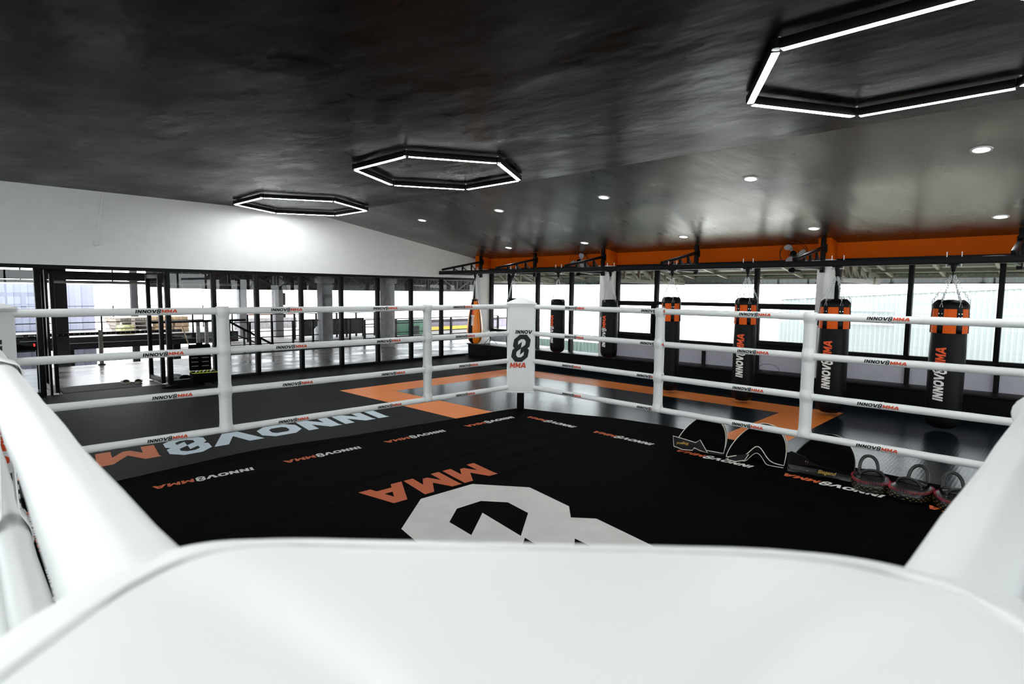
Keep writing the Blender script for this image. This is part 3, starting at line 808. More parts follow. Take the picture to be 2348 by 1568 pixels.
def chain(mb, a, b, pitch=.030, w=.010, r=.0031):
    a = Vector(a); b = Vector(b); d = b - a; L = d.length; n = max(2, int(L / pitch)); d.normalize()
    x = d.cross(Vector((0, 0, 1)))
    x = x.normalized() if x.length > .01 else Vector((1, 0, 0))
    y = d.cross(x)
    for i in range(n):
        c = a + (b - a) * ((i + .5) / n)
        s_ = x if i % 2 else y
        hl = L / n * .62
        pts = [c + d * hl * cos(q * pi / 4) + s_ * w * sin(q * pi / 4) for q in range(8)]
        mb.tube(pts, r, 5, closed=True, up=tuple(d.cross(s_)))
def make_bag(kind, y, top, bot, dia, label, tz, tang, hidden=False):
    R = dia / 2
    t = thing('punch_bag', label, 'punch bag', (XB, y, 0), 0, 'punch bags hanging from the beam')
    hz = 1.66
    # hanger
    MB().box(-.05, -.05, 1.822, .05, .05, 1.834).build('beam_plate', M['black_metal'], t, bevel=.003)
    mb = MB()
    for yy in (-.07, .07): mb.tube([(0.0, yy, 1.80), (0.0, yy, 1.975)], .005, 8)
    mb.tube([(0.0, -.07, 1.805), (0, .07, 1.805)], .009, 6)
    mb.build('u_bolt', M['chrome'], t)
    MB().lathe([(.0, 1.74), (.018, 1.745), (.022, 1.77), (.03, 1.80), (.03, 1.822)], 16).build('swivel', M['black_metal'], t)
    mb = MB(); mb.tube([(0.02 * cos(a * pi / 5), 0, 1.715 + .032 * sin(a * pi / 5)) for a in range(10)], .005, 6, closed=True, up=(0, 1, 0)); mb.build('hook', M['black_metal'], t)
    H = top - bot
    if kind == 'tear':
        prof = [(.0, bot), (R * .45, bot + .01), (R * .80, bot + .07), (R * .97, bot + .17), (R, bot + .30), (R * .95, bot + .45), (R * .80, bot + .63), (R * .60, bot + .80), (R * .42, top - .03), (R * .40, top)]
        n = 64
        mb = MB(); mb.lathe(prof, n)
        for fi, f in enumerate(mb.f):
            if len(f) == 4:
                j = min(f) % n
                if len(set(i % n for i in f)) == 2 and {i % n for i in f} == {0, n - 1}: j = n - 1
                a = j / n * 360
                if (168 < a < 204) or (78 < a < 90) or (268 < a < 280) or (348 < a or a < 10): mb.m[fi] = 1
        mb.build('shell', [M['tear_orange'], M['bag_black']], t)
        MB().lathe([(R * .43, top - .05), (R * .44, top - .02), (R * .38, top + .005), (0, top + .012)], 32).build('collar', M['bag_black'], t)
        rim, rz, nc = R * .40, top - .02, 4
    elif kind == 'black':
        prof = [(0, bot), (R * .6, bot + .008), (R * .88, bot + .04), (R, bot + .10), (R * 1.0, bot + .5), (R * .985, top - .12), (R * .95, top - .10), (R * .93, top - .02), (R * .80, top), (0, top + .004)]
        MB().lathe(prof, 40).build('shell', M['bag_black'], t, smooth=50)
        MB().lathe([(R * .99, top - .125), (R * 1.01, top - .12), (R * 1.01, top - .105), (R * .97, top - .10)], 40, cap=False).build('seam', M['bag_black'], t)
        rim, rz, nc = R * .86, top - .01, 4
    else:
        prof = [(0, bot), (R * .6, bot + .008), (R * .90, bot + .05), (R, bot + .12), (R * 1.01, bot + .5), (R * 1.015, bot + .9), (R * .985, top - .38), (R * .92, top - .34), (R * .86, top - .12), (R * .80, top - .06), (0, top - .05)]
        MB().lathe(prof, 48).build('shell', M['bag_black'], t, smooth=50)
        # orange upper section, faintly pleated
        def up(u, v):
            a = u * 2 * pi
            z = top - .385 + (.385 - .085) * v
            r = R * (1.012 - .05 * v ** 2) + .0025 * sin(a * 18) * v
            return (r * cos(a), r * sin(a), z)
        MB().grid(up, 96, 8).build('top_panel', M['bag_orange'], t, merge=True, smooth=60)
        def co(u, v):
            a = u * 2 * pi
            z = top - .105 + .105 * (v ** .75)
            r = R * (1.03 - .30 * v ** 2.2)
            return (r * cos(a), r * sin(a), z - .012 * (1 - cos(a * 6)) * .3 * v)
        MB().grid(co, 72, 6).build('collar', M['bag_black'], t, merge=True, smooth=60)
        rim, rz, nc = R * .93, top - .055, 6
        for k_ in range(nc):
            a = 2 * pi * (k_ + .5) / nc + radians(128)
            def st(u, v, a=a):
                z = top - .385 + .33 * v
                r = R * (1.03 - .05 * v ** 2) + .003
                aa = a + (u - .5) * radians(19)
                return (r * cos(aa), r * sin(aa), z)
            so = MB().grid(st, 4, 6).build('strap', M['bag_black'], t, smooth=60)
            so.modifiers.new('thick', 'SOLIDIFY').thickness = .005
            mb = MB()
            for vz in (.16, .20):
                for da in (-5, 5):
                    aa = a + radians(da); r = R * 1.005 + .006; c_ = Vector((r * cos(aa), r * sin(aa), top - vz)); o_ = Vector((cos(aa), sin(aa), 0))
                    mb.tube([c_, c_ + o_ * .004], .0052, 8)
            mb.build('rivet_set', M['rivet'], t)
    for k_ in range(nc):
        a = 2 * pi * (k_ + .5) / nc + radians(128)
        e_ = Vector((rim * cos(a), rim * sin(a), rz)); o_ = Vector((cos(a), sin(a), 0)); ta = Vector((-sin(a), cos(a), 0))
        mb = MB()
        mb.tube([e_ + o_ * .012 + Vector((0, 0, .03)), e_ + ta * .017 + o_ * .016 - Vector((0, 0, .03)), e_ - ta * .017 + o_ * .016 - Vector((0, 0, .03))], .003, 6, closed=True, up=tuple(o_))
        chain(mb, e_ + o_ * .012 + Vector((0, 0, .032)), (0.015 * cos(a), .015 * sin(a), 1.70))
        mb.build('chain', M['chrome'], t, smooth=60)
    if tz:
        z0, z1 = tz
        Ln = z1 - z0; h = .105 if kind == 'long' else .07
        if kind == 'tear': h = .055
        def fm(x, y):
            z = z0 + x
            if kind == 'tear':
                for (r0, a0), (r1, a1) in zip(prof[:-1], prof[1:]):
                    if a0 <= z <= a1: rr = r0 + (r1 - r0) * (z - a0) / max(1e-6, a1 - a0); break
            else: rr = R * 1.022
            rr += .0025
            aa = tang + ((y - h / 2) / rr)
            return (rr * cos(aa), rr * sin(aa), z)
        # reading upwards; letters' tops point to the viewer's left (+Y side)
        mb = MB(); wordmark(mb, Ln, h, lambda x, y: fm(x, h - y), ncut=9)
        ob = mb.build('printed_wordmark', [M['bag_white'], M['bag_red']], t, smooth=0)
    return t
A = lambda d: radians(d)
bags = [
 ('tear', 9.485, 1.293, .30, .349, 'orange teardrop punch bag with a black stripe beside the glass partition', (.711, 1.109), 188),
 ('black', 8.318, 1.330, .28, .273, 'plain black punch bag hidden behind the far corner pad, only its chains showing', (.49, 1.04), 190),
 ('black', 7.112, 1.330, .295, .288, 'short plain black punch bag just right of the far corner pad', (.483, 1.035), 224),
 ('black', 5.910, 1.342, .296, .298, 'short plain black punch bag hanging before the white column', (.493, 1.068), 224),
 ('long', 4.697, 1.412, -.150, .303, 'orange topped long punch bag behind the left strap, no lettering showing', None, 0),
 ('long', 3.457, 1.415, -.150, .315, 'orange topped long punch bag between the two right hand rope straps', (.215, .883), 215),
 ('long', 2.245, 1.413, -.150, .368, 'orange topped long punch bag in front of the right hand column', (.191, .861), 208),
 ('long', .980, 1.422, -.150, .365, 'orange topped long punch bag farthest right, against the corrugated wall', (.197, .862), 205),
]
for kd, y, tp, bt, di, lb, tz, ta in bags:
    # tang: direction from the bag to the camera plus the offset seen
    yb = yk(y)
    view = math.degrees(math.atan2(-.066 - yb, -.069 - XB))
    off = {9.485: -20, 8.318: 0, 7.112: -48, 5.910: -38, 4.697: 0, 3.457: -22, 2.245: -20, .980: -20}[y]
    make_bag(kd, yb, zk(tp), max(ZM + .02, zk(bt)), di * KX, lb, (zk(tz[0]), zk(tz[1])) if tz else None, radians(view + off))

# ------------------------------------------------------------------ wall fans
def fan(y, label, spin):
    t = thing('wall_fan', label, 'fan', (9.62, y, 2.10), 0, 'wall fans on the orange band')
    ang = Matrix.Rotation(radians(200), 4, 'Z') @ Matrix.Rotation(radians(75), 4, 'Y')
    f = lambda p: ang @ Vector(p)
    def rot(ob):
        ob.matrix_local = ang; return ob
    mb = MB()
    for z, r in ((.05, .195), (-.05, .19), (.07, .07)):
        mb.tube([(r * cos(q * pi / 16), r * sin(q * pi / 16), z) for q in range(32)], .004 if z != .07 else .003, 6, closed=True)
    rot(mb.build('cage_ring', M['black_metal'], t))
    mb = MB()
    for q in range(12):
        a = q * pi / 6
        mb.tube([(.07 * cos(a), .07 * sin(a), .07), (.15 * cos(a), .15 * sin(a), .075), (.195 * cos(a), .195 * sin(a), .05), (.19 * cos(a), .19 * sin(a), -.05)], .0007, 4)
    o = rot(mb.build('cage_wires', M['grey_metal'], t)); o['kind'] = 'stuff'
    rot(MB().lathe([(0, .045), (.03, .043), (.045, .03), (.05, 0), (.05, -.05), (.035, -.09), (0, -.095)], 24).build('motor', M['black_metal'], t))
    for k_ in range(3):
        a0 = spin + k_ * 2 * pi / 3
        def bl(u, v, a0=a0):
            r = .04 + .14 * u
            wdt = radians(62) * (sin(pi * (.18 + .72 * u)) ** .8) * (.5 + .5 * u)
            a = a0 + (v - .35) * wdt + .35 * u
            return (r * cos(a), r * sin(a), .025 * (v - .5) * (1.2 - u) + .005)
        o = rot(MB().grid(bl, 12, 8).build('blade', M['blade'], t, smooth=60)); o.modifiers.new('thick', 'SOLIDIFY').thickness = .003
    MB().tube([f((0, 0, -.06)), (.06, 0, -.10), (.05, 0, -.20), (.0, .01, -.24)], [.02, .018, .018, .02], 10).build('neck', M['black_metal'], t)
    MB().lathe([(0, -.30), (.04, -.29), (.055, -.26), (.045, -.23), (0, -.22)], 20, c=(-.0, .01, 0)).build('pivot', M['black_metal'], t)
    MB().box(.0, -.04, -.28, .28, .06, -.24).build('wall_arm', M['black_metal'], t, bevel=.005)
    return t
fan(yk(7.38) + .25, 'three bladed wall fan half hidden behind a bracket, left one', .4)
fan(yk(3.19) + .07, 'three bladed wall fan on the orange band, right one', 1.3)

# ------------------------------------------------------------------ small things by the window wall
t = thing('light_stand', 'slim black tripod stand standing on the window ledge', 'stand', (9.70, 10.02, .195))
MB().tube([(0, 0, .06), (0, 0, 1.02)], .008, 8).build('pole', M['black_metal'], t)
MB().tube([(0, 0, .14), (0, 0, .22)], .016, 10).build('collar', M['black_metal'], t)
for a in (100, 215, 335):
    MB().tube([(0, 0, .17), (.17 * cos(A(a)), .17 * sin(A(a)), 0.006)], .006, 6).build('leg', M['black_metal'], t)
MB().box(-.02, -.04, 1.02, .02, .03, 1.06).build('clamp', M['black_metal'], t, bevel=.004)
t = thing('wall_switch', 'black oval fitting on the right hand white column', 'switch', (9.545, 2.66 + .03, 1.05), 0)
MB().prism([(.018 * cos(q * pi / 8), .018 * sin(q * pi / 8) + (.03 if sin(q * pi / 8) > 0 else -.03)) for q in range(16)], 0, .012, lambda x, y, z: (-z, x, y)).build('plate', M['black_metal'], t, bevel=.003)
t = thing('wall_switch', 'black oval fitting on the white column behind the fourth bag', 'switch', (9.545, 6.655 + .02, 1.03), 0)
MB().prism([(.018 * cos(q * pi / 8), .018 * sin(q * pi / 8) + (.03 if sin(q * pi / 8) > 0 else -.03)) for q in range(16)], 0, .012, lambda x, y, z: (-z, x, y)).build('plate', M['black_metal'], t, bevel=.003)
t = thing('cable', 'thin loose dark cable looped on the window ledge', 'cable', (9.7, 3.25, .198))
MB().tube([(0 + .05 * sin(q * .5), .30 - .30 * q / 14 + .12 * sin(q * .62), .004 + .12 * max(0, sin(q * .32)) ** 2) for q in range(18)], .003, 6).build('wire', M['black_metal'], t)

# ------------------------------------------------------------------ kick shields on the canvas edge
def tube_closed(mb, pts, r, closed=True, n=8): mb.tube(pts, r, n, closed=closed)
def shield(loc, rz, w, h, label, style):
    """domed belly pad standing on its flat lower edge; local -x is its front"""
    t = thing('kick_shield', label, 'kick shield', loc, rz, 'kick shields lined up on the canvas')
    def dome(u, v, k=1.0, z0=0.0):
        # u: around the outline half (left foot, peak, right foot), v: depth front to back
        a = pi * u
        x = cos(a); zz = max(0, sin(a)) ** (.85 if x > 0 else 1.25)
        y = -w / 2 * (abs(x) ** (1.0 if x > 0 else 1.15)) * (1 if x > 0 else -1) * (1 - .06 * v)
        z = .035 + (h - .035) * zz
        y -= .03 * zz
        return (-.07 + .13 * v + .20 * zz, y, z * (1 - .10 * v))
    N_ = 40
    face = [dome(i / N_, 0) for i in range(N_ + 1)]
    back = [dome(i / N_, 1) for i in range(N_ + 1)]
    # front face is a cushioned surface between the outline and the bottom edge
    arch = .0 if style != 1 else .11
    def bottom(u):
        y = w / 2 - w * u
        s_ = math.exp(-((u - .47) / .17) ** 2)
        return (-.09 + .05 * s_ * (style == 1), -y, .03 - .02 * abs(u - .5) + arch * s_)
    def fr(u, v):
        a = Vector(face[min(N_, max(0, round(u * N_)))]); b = Vector(bottom(u))
        p = b.lerp(a, v)
        p.x -= .045 * sin(pi * v) * sin(pi * u)
        return tuple(p)
    MB().grid(fr, N_, 10).build('front_panel', M['pad_fabric'], t, smooth=60)
    def sd(u, v):
        a = Vector(face[round(u * N_)]); b = Vector(back[round(u * N_)])
        return tuple(a.lerp(b, v))
    MB().grid(sd, N_, 6).build('side_wall', M['pad_leather'], t, smooth=60)
    def bk(u, v):
        a = Vector(back[round(u * N_)]); b = Vector((.12, a.y, .01))
        return tuple(b.lerp(a, v))
    MB().grid(bk, N_, 4).build('back_panel', M['pad_leather'], t, smooth=60)
    # skirt below the front edge down to the canvas
    def skirt(u, v):
        b = Vector(bottom(u)); lo = Vector((b.x - .015 + .03 * (style == 1), b.y * 1.0, max(.004, b.z - .055)))
        return tuple(b.lerp(lo, v))
    MB().grid(skirt, N_, 3).build('skirt', M['pad_leather'], t, smooth=60)
    pm = M['black_piping'] if style == 2 else M['piping']
    mb = MB(); mb.tube([Vector(p) for p in face] + [Vector(bottom(1 - i / 24)) for i in range(0, 25)], .0042, 8, closed=True)
    mb.build('piping', pm, t, smooth=60)
    mb = MB(); mb.tube([Vector(p) + Vector((.0, 0, .002)) for p in back], .005, 8); mb.build('piping', M['piping'], t, smooth=60)
    if style == 0:
        # folded waist flap across the left of the front with script print
        fl_ = [(-.125, w / 2 - .01, .045), (-.13, w / 2 - .0, .14), (-.14, w * .22, .115), (-.15, .02, .098), (-.145, -.02, .13), (-.14, -.09, .02), (-.15, -.02, .03), (-.145, .03, .05), (-.15, .045, .022), (-.14, w * .3, .02)]
        fl_ = [(x, y, z) for x, y, z in fl_]
        mb = MB(); mb.prism([(p[1], p[2]) for p in fl_[::-1]], -.155, -.145, lambda x, y, z: (z + .10 * (x / w) * 0 + .02 * cos(x * 9), x, y))
        mb.build('waist_flap', M['pad_leather'], t, smooth=30)
        mb = MB(); mb.tube([(-.158 + .02 * cos(p[1] * 9), p[1], p[2]) for p in fl_], .0036, 6, closed=True); mb.build('piping', M['piping'], t, smooth=60)
        script_text('script_print', 'Blegend', .034, M['gold'], t, (-.172, .125, .082), (radians(90), radians(176), radians(-90)))
    if style == 1:
        mb = MB(); pts = []
        for i in range(31):
            b = Vector(bottom(i / 30)); pts.append(Vector((b.x - .02, b.y, max(.006, b.z - .055))))
        mb.tube(pts, .0028, 6); mb.build('piping', M['piping'], t, smooth=60)
        fo = [(-.17, w / 2 + .0 - .02, .01), (-.19, w * .30, .012), (-.17, w * .12, .045), (-.13, w * .08, .075)]
        mb = MB(); mb.prism([(p[1], p[2]) for p in [(0, w / 2 - .04, .05), (0, w / 2 - .03, .01), (0, w * .3, .004), (0, w * .12, .03), (0, w * .08, .085)]], -.15, -.135, lambda x, y, z: (z, x, y))
        mb.build('waist_flap', M['pad_leather'], t, smooth=30)
        mb = MB(); mb.tube([(-.152, w / 2 - .10, .06), (-.152, w / 2 - .03, .036), (-.154, w / 2 - .025, .012), (-.156, w * .3, .006), (-.154, w * .14, .03), (-.15, w * .08, .085)], .0038, 6); mb.build('piping', M['piping'], t, smooth=60)
    if style == 2:
        st = [(w / 2, .155), (w / 2 - .02, .17), (w * .22, .15), (w * .16, .12), (0, .095), (-w / 2 + .03, .065), (-w / 2, .05), (-w / 2 + .01, .012), (0, .008), (w / 2 - .02, .012), (w / 2 + .003, .06)]
        mb = MB(); mb.prism(st[::-1], -.135, -.125, lambda x, y, z: (z + .05 * (2 * x / w) ** 2 - .0, x, y)); mb.build('waist_strap', M['pad_leather'], t, smooth=30, bevel=.002)
        for (yy, zz) in ((w * .17, .115), (w * .17, .045), (w * .20, .12)):
            MB().tube([(-.148, yy, zz), (-.138, yy, zz)], .006, 10).build('rivet', M['rivet'], t)
        script_text('script_print', 'Blegend', .040, M['gold'], t, (-.139, -.055, .052), (radians(90), 0, radians(-90)))
    return t
def rp(x, y):   # ring frame to room frame
    c, s_ = cos(RING_A), sin(RING_A); return (c * x - s_ * y, s_ * x + c * y)
shield((5.03, 2.35, 0.002), radians(14), .44, .305, 'kick shield with cream piping and a folded flap with gold script, left one', 0)
shield((5.05, 1.84, 0.002), radians(10), .47, .315, 'kick shield with cream piping and a high arched lower edge, middle one', 1)
shield((5.06, 1.32, 0.002), radians(8), .47, .31, 'all black kick shield with riveted waist strap, right one', 2)

# ------------------------------------------------------------------ leather kick pads
def kick_pad(loc, rz, label, first=[None]):
    if first[0] is None:
        t = thing('kick_pad', label, 'kick pad', loc, rz, 'leather kick pads with looped handles')
        a_, b_ = .128, .160    # half width (y), half length (x)
        def body(u, v):
            an = u * 2 * pi; ex = .75
            c_ = abs(cos(an)) ** ex * (1 if cos(an) >= 0 else -1); s_ = abs(sin(an)) ** ex * (1 if sin(an) >= 0 else -1)
            bl = .90 + .10 * sin(pi * (.15 + .7 * v))
            return (b_ * c_ * bl, a_ * s_ * bl, .004 + .071 * v)
        MB().grid(body, 64, 8).build('body', M['pad_leather'], t, merge=True, smooth=60)
        def top(u, v):
            an = u * 2 * pi; ex = .75; r = 1 - v
            c_ = abs(cos(an)) ** ex * (1 if cos(an) >= 0 else -1); s_ = abs(sin(an)) ** ex * (1 if sin(an) >= 0 else -1)
            k_ = .945
            return (b_ * c_ * k_ * r, a_ * s_ * k_ * r, .075 + .020 * (1 - r ** 2.5))
        MB().grid(top, 64, 8).build('top_cover', M['pad_leather'], t, merge=True, smooth=60)
        mb = MB()
        for q in range(72):
            an = q / 72 * 2 * pi; ex = .75
            c_ = abs(cos(an)) ** ex * (1 if cos(an) >= 0 else -1); s_ = abs(sin(an)) ** ex * (1 if sin(an) >= 0 else -1)
            p0 = Vector((b_ * c_ * .90, a_ * s_ * .90, .0835)); p1 = Vector((b_ * c_ * .965, a_ * s_ * .965, .064))
            pm_ = (p0 + p1) / 2 + Vector((c_ * .007, s_ * .007, .003))
            mb.tube([p0, pm_, p1], .0013, 4)
        mb.build('red_stitching', M['red_thread'], t, smooth=60)['kind'] = 'stuff'
        mb = MB()
        for row, z in enumerate((.022, .036, .049)):
            for q in range(44):
                if (q + row) % 2: continue
                a0 = (q + .1) / 44 * 2 * pi; a1 = (q + .7) / 44 * 2 * pi
                P_ = []
                for an in (a0, a1):
                    ex = .75
                    c_ = abs(cos(an)) ** ex * (1 if cos(an) >= 0 else -1); s_ = abs(sin(an)) ** ex * (1 if sin(an) >= 0 else -1)
                    P_.append((b_ * c_ * 1.003, a_ * s_ * 1.003, z))
                mb.tube(P_, .0012, 4)
        mb.build('side_stitching', M['yellow_thread'], t, smooth=0)['kind'] = 'stuff'
        # padded bridge roll across the middle
        def roll(u, v):
            y = -.085 + .17 * u; an = v * 2 * pi
            return (.045 + .042 * cos(an), y, .100 + .030 * sin(an) * (1 - .25 * (2 * u - 1) ** 4))
        MB().grid(roll, 16, 20).build('forearm_roll', M['pad_leather'], t, smooth=60)
        def arch(x, hh, wd, zb, lean):
            return [(x + lean * sin(pi * q / 14), wd * cos(pi * q / 14) * (1.0 + .12 * sin(pi * q / 14)), zb + hh * sin(pi * q / 14) ** .8) for q in range(15)]
        MB().tube(arch(-.045, .062, .075, .085, .0), .0115, 12).build('handle', M['pad_leather'], t, smooth=60)
        MB().tube(arch(.095, .125, .062, .088, .04), .0125, 12).build('handle', M['black_piping'], t, smooth=60)
        for yy in (-.062, .062):
            mb = MB(); mb.tube([(.085 + .012 * cos(q * pi / 4), yy, .100 + .014 * sin(q * pi / 4)) for q in range(8)], .0025, 6, closed=True, up=(0, 1, 0)); mb.build('ring', M['chrome'], t)
        for yy in (-.082, .082):
            for dx in (-.055, -.038):
                MB().lathe([(0, .0), (.007, -.0005), (.007, -.003), (0, -.003)], 12, c=(dx, yy, .0925)).build('rivet', M['rivet'], t)
        first[0] = t
        return t
    t = copy_tree(first[0])
    place(t, loc, rz)
    t['label'] = label
    return t
kick_pad((4.955, .945, .002), radians(20), 'black leather kick pad with red stitching, left one beside the shields')
kick_pad((4.925, .680, .002), radians(-12), 'black leather kick pad with a tall upright loop, second from the shields')
kick_pad((4.89, .408, .002), radians(22), 'black leather kick pad with red stitching, third from the shields')
kick_pad((4.90, .135, .002), radians(-6), 'black leather kick pad cut off by the white rope, last on the right')

def corr(mb, x0, x1, y, z0, z1, p=.30, d=.035, mi=0, axis='x'):
    n = int((x1 - x0) / p)
    pr_ = []
    for i in range(n):
        a = x0 + i * p
        pr_ += [(a, 0), (a + p * .42, 0), (a + p * .5, -d), (a + p * .92, -d)]
    pr_.append((x0 + n * p, 0))
    if axis == 'x': vs = [(a, y + b, z0) for a, b in pr_] + [(a, y + b, z1) for a, b in pr_]
    else: vs = [(y + b, a, z0) for a, b in pr_] + [(y + b, a, z1) for a, b in pr_]
    k = len(pr_)
    mb.add(vs, [(i, i + 1, k + i + 1, k + i) for i in range(k - 1)], mi)
# ------------------------------------------------------------------ hall beyond the glass
hf = struct('floor', 'polished brown grey concrete floor of the hall', MB().box(-7, YG + .001, ZM - .25, 13, 14.45, ZM - .005).build('floor', M['concrete_floor']))
MB().box(-7, YG - .25, ZM - .2, 10, YG, ZM - .04).build('threshold', M['black_paint'], hf)
hc = struct('ceiling', 'dark concrete soffit over the hall', MB().box(-7, YG + .16, 1.93, 4.9, 15.3, 2.1).build('ceiling', M['concrete_dark']))
gd = struct('floor', 'pale ground outside, one storey down', MB().box(-60, -60, -4.2, 90, 90, -4.0).build('ground', M['ground']))
struct('floor', 'dark asphalt slab, unseen, added under the walkway to darken ceiling reflections', MB().box(-60, 16, -3.99, 12, 42, -3.95).build('yard', M['dimming']))  # added out of sight so the flat ceiling reflects something dark
struct('floor', 'unseen cream slab added below the right hand windows to brighten the ceiling', MB().box(10.3, -9, -1.8, 15.9, 9, -1.6).build('reflector_slab', M['cream_reflector']))  # added reflector, out of sight, for the bright warm ceiling reflection
struct('wall_near', 'dark side wall of the hall', MB().box(-7.2, YG + .1, -4, -7, 15.3, 2.1).build('hall_wall', M['concrete_dark']))
t = thing('concrete_beam', 'dark deep concrete beam crossing above the hall entrance', 'beam', (0, 15, 0))
MB().box(-7, -.15, 1.625, 5.2, .15, 1.80).build('beam', M['concrete_dark'], t, bevel=.01)
t = thing('ceiling_pipe', 'thin grey service pipe slung below the dark beam', 'pipe', (0, 14.6, 0))
MB().tube([(-2, 0, 1.585), (5.6, 0, 1.57)], .03, 12).build('pipe', M['wood_grey'], t)
for x in (0, 1.5, 3.0, 4.5): MB().box(x - .01, -.01, 1.585, x + .01, .01, 1.93).build('hanger', M['black_metal'], t)
cols = [(2.02, 15.0, .44, 'concrete_dark', 'wide dark concrete column left of the open door'), (4.55, 19.6, .17, 'concrete_dark', 'slim dark column seen through the doorway'),
        (7.75, 20.0, .26, 'concrete', 'grey column third from the right beyond the glass'), (8.75, 19.5, .28, 'concrete', 'grey column second pair beyond the glass'),
        (8.07, 15.0, .31, 'concrete', 'grey concrete column standing behind the pale sack'), (9.395, 13.9, .30, 'concrete', 'thick grey concrete column nearest the right end of the glass')]
for x, y, w, m_, lb in cols:
    t = thing('concrete_column', lb, 'column', (x, y, 0), 0, 'columns beyond the glass partition')
    MB().box(-w / 2, -w / 2, -4, w / 2, w / 2, 2.2).build('shaft', M[m_], t, bevel=.012)
    MB().box(-w / 2 - .04, -w / 2 - .04, 1.66, w / 2 + .04, w / 2 + .04, 1.80).build('capital', M[m_], t, bevel=.01)
# roof trusses of the open shed
sh = struct('ceiling', 'dark corrugated roof sheets over the yard')
mb = MB()
xs_ = [4.9 + .12 * i for i in range(0, 115)]
for i in range(len(xs_) - 1):
    z0 = .018 if i % 2 else 0; z1 = 0 if i % 2 else .018
    mb.add([(xs_[i], 15.4, 2.15 + z0), (xs_[i + 1], 15.4, 2.15 + z1), (xs_[i + 1], 19.6, 2.25 + z1), (xs_[i], 19.6, 2.25 + z0)], [(0, 1, 2, 3)])
mb.build('roof_sheet', M['truss_dark'], sh, smooth=0)
MB().box(4.95, YG + .16, 1.95, 12, 15.3, 2.02).build('roof_sheet', M['truss_dark'], sh)
for k_, (y, x0, x1, zb, zt_) in enumerate(((15.35, 5.0, 14.5, 1.49, 1.86), (17.4, 5.2, 16, 1.50, 1.93), (19.5, 5.4, 18, 1.50, 2.0))):
    t = thing('roof_truss', 'dark steel roof truss beyond the glass, %s' % ('nearest of three', 'middle of three', 'farthest of three')[k_], 'truss', (0, y, 0), 0, 'roof trusses beyond the glass')
    MB().bar((x0, 0, zb), (x1, 0, zb), .06, .07).build('bottom_chord', M['truss_dark'], t)
    MB().bar((x0, 0, zt_), (x1, 0, zt_), .06, .06).build('top_chord', M['truss_dark'], t)
    n = int((x1 - x0) / .62)
    for i in range(n):
        xa = x0 + (x1 - x0) * i / n; xb_ = x0 + (x1 - x0) * (i + 1) / n
        MB().bar((xa, 0, zb), (xa, 0, zt_), .045, .045).build('web_post', M['truss_dark'], t)
        MB().bar((xa, 0, zb if i % 2 else zt_), (xb_, 0, zt_ if i % 2 else zb), .035, .035).build('web_diagonal', M['truss_dark'], t)
t = thing('gable_cladding', 'dark corrugated gable sheet behind the roof trusses', 'cladding', (0, 19.7, 0))
mb = MB(); corr(mb, 4.9, 19, 0, 1.50, 2.35, p=.22, d=.03); mb.build('sheet', M['truss_dark'], t, smooth=0)
# upper walkway opposite
t = thing('walkway_deck', 'pale raised walkway deck with a deep black edge beam', 'walkway', (0, 18, 0))
MB().box(-6, 0, .14, 6.8, 2.6, .21).build('deck_slab', M['pale_concrete'], t, bevel=.005)
MB().box(-6, -.12, -.09, 6.8, 0.0, .215).build('edge_beam', M['black_paint'], t, bevel=.004)
MB().box(-6, -.14, .06, 6.8, -.12, .075).build('edge_rib', M['grey_metal'], t)
for x in (1.2, 2.75, 5.2): MB().box(x - .09, .1, -4, x + .09, .28, .14).build('leg', M['black_paint'], t)
t = thing('corrugated_wall', 'pale lilac corrugated steel cladding behind the walkway', 'cladding', (0, 20.7, 0))
mb = MB()
corr(mb, .2, 3.9, 0, -4, 1.56); mb.build('sheet', M['corrugated'], t, smooth=0)
# railings
def rail(name, label, p0, p1, zb, zts, nposts, mname='black_metal', pw=.04, rw=.025, zp=None, grp='black railings beyond the glass'):
    p0 = Vector((*p0, 0)); p1 = Vector((*p1, 0))
    t = thing(name, label, 'railing', p0, 0, grp)
    d = p1 - p0
    for z in zts: MB().bar((0, 0, z), (d.x, d.y, z), rw, rw).build('rail', M[mname], t)
    for i in range(nposts):
        q = d * i / (nposts - 1)
        MB().box(q.x - pw / 2, q.y - pw / 2, zb, q.x + pw / 2, q.y + pw / 2, zp or max(zts)).build('post', M[mname], t)
    return t
rail('railing', 'thin black railing along the pale walkway seen through the doorway', (-2, 18.05), (6.7, 18.05), .21, (.40, .58, .76), 9, pw=.035, rw=.016)
rail('railing', 'black railing at the back edge of the pale walkway', (-2, 20.5), (6.7, 20.5), .21, (.45, .70, .93), 8, pw=.03, rw=.014)
t = thing('rack_rail', 'low gym rack with perforated steel uprights at the floor edge', 'rack', (0, 14.3, 0))
for x in (1.80, 2.68, 4.54, 4.72):
    MB().box(x - .035, -.03, ZM, x + .035, .03, .60 if x < 3 else .70).build('upright', M['wood_grey'], t, bevel=.003)
    mb = MB()
    for q in range(11): mb.tube([(x, -.034, ZM + .06 + q * .055), (x, -.028, ZM + .06 + q * .055)], .008, 8)
    mb.build('bolt_holes', M['black_paint'], t)['kind'] = 'stuff'
    MB().box(x - .06, -.05, ZM, x + .06, .05, ZM + .02).build('foot', M['black_metal'], t)
MB().box(-.5, -.02, .50, 4.2, .02, .56).build('cross_rail', M['black_metal'], t)
mb = MB()
for q in range(52): mb.tube([(-.4 + q * .088, -.024, .53), (-.4 + q * .088, -.018, .53)], .009, 6)
mb.build('bolt_holes', M['pale_concrete'], t)['kind'] = 'stuff'
MB().box(3.6, -.05, .70, 5.6, .05, .75).build('bench_top', M['black_metal'], t, bevel=.003)
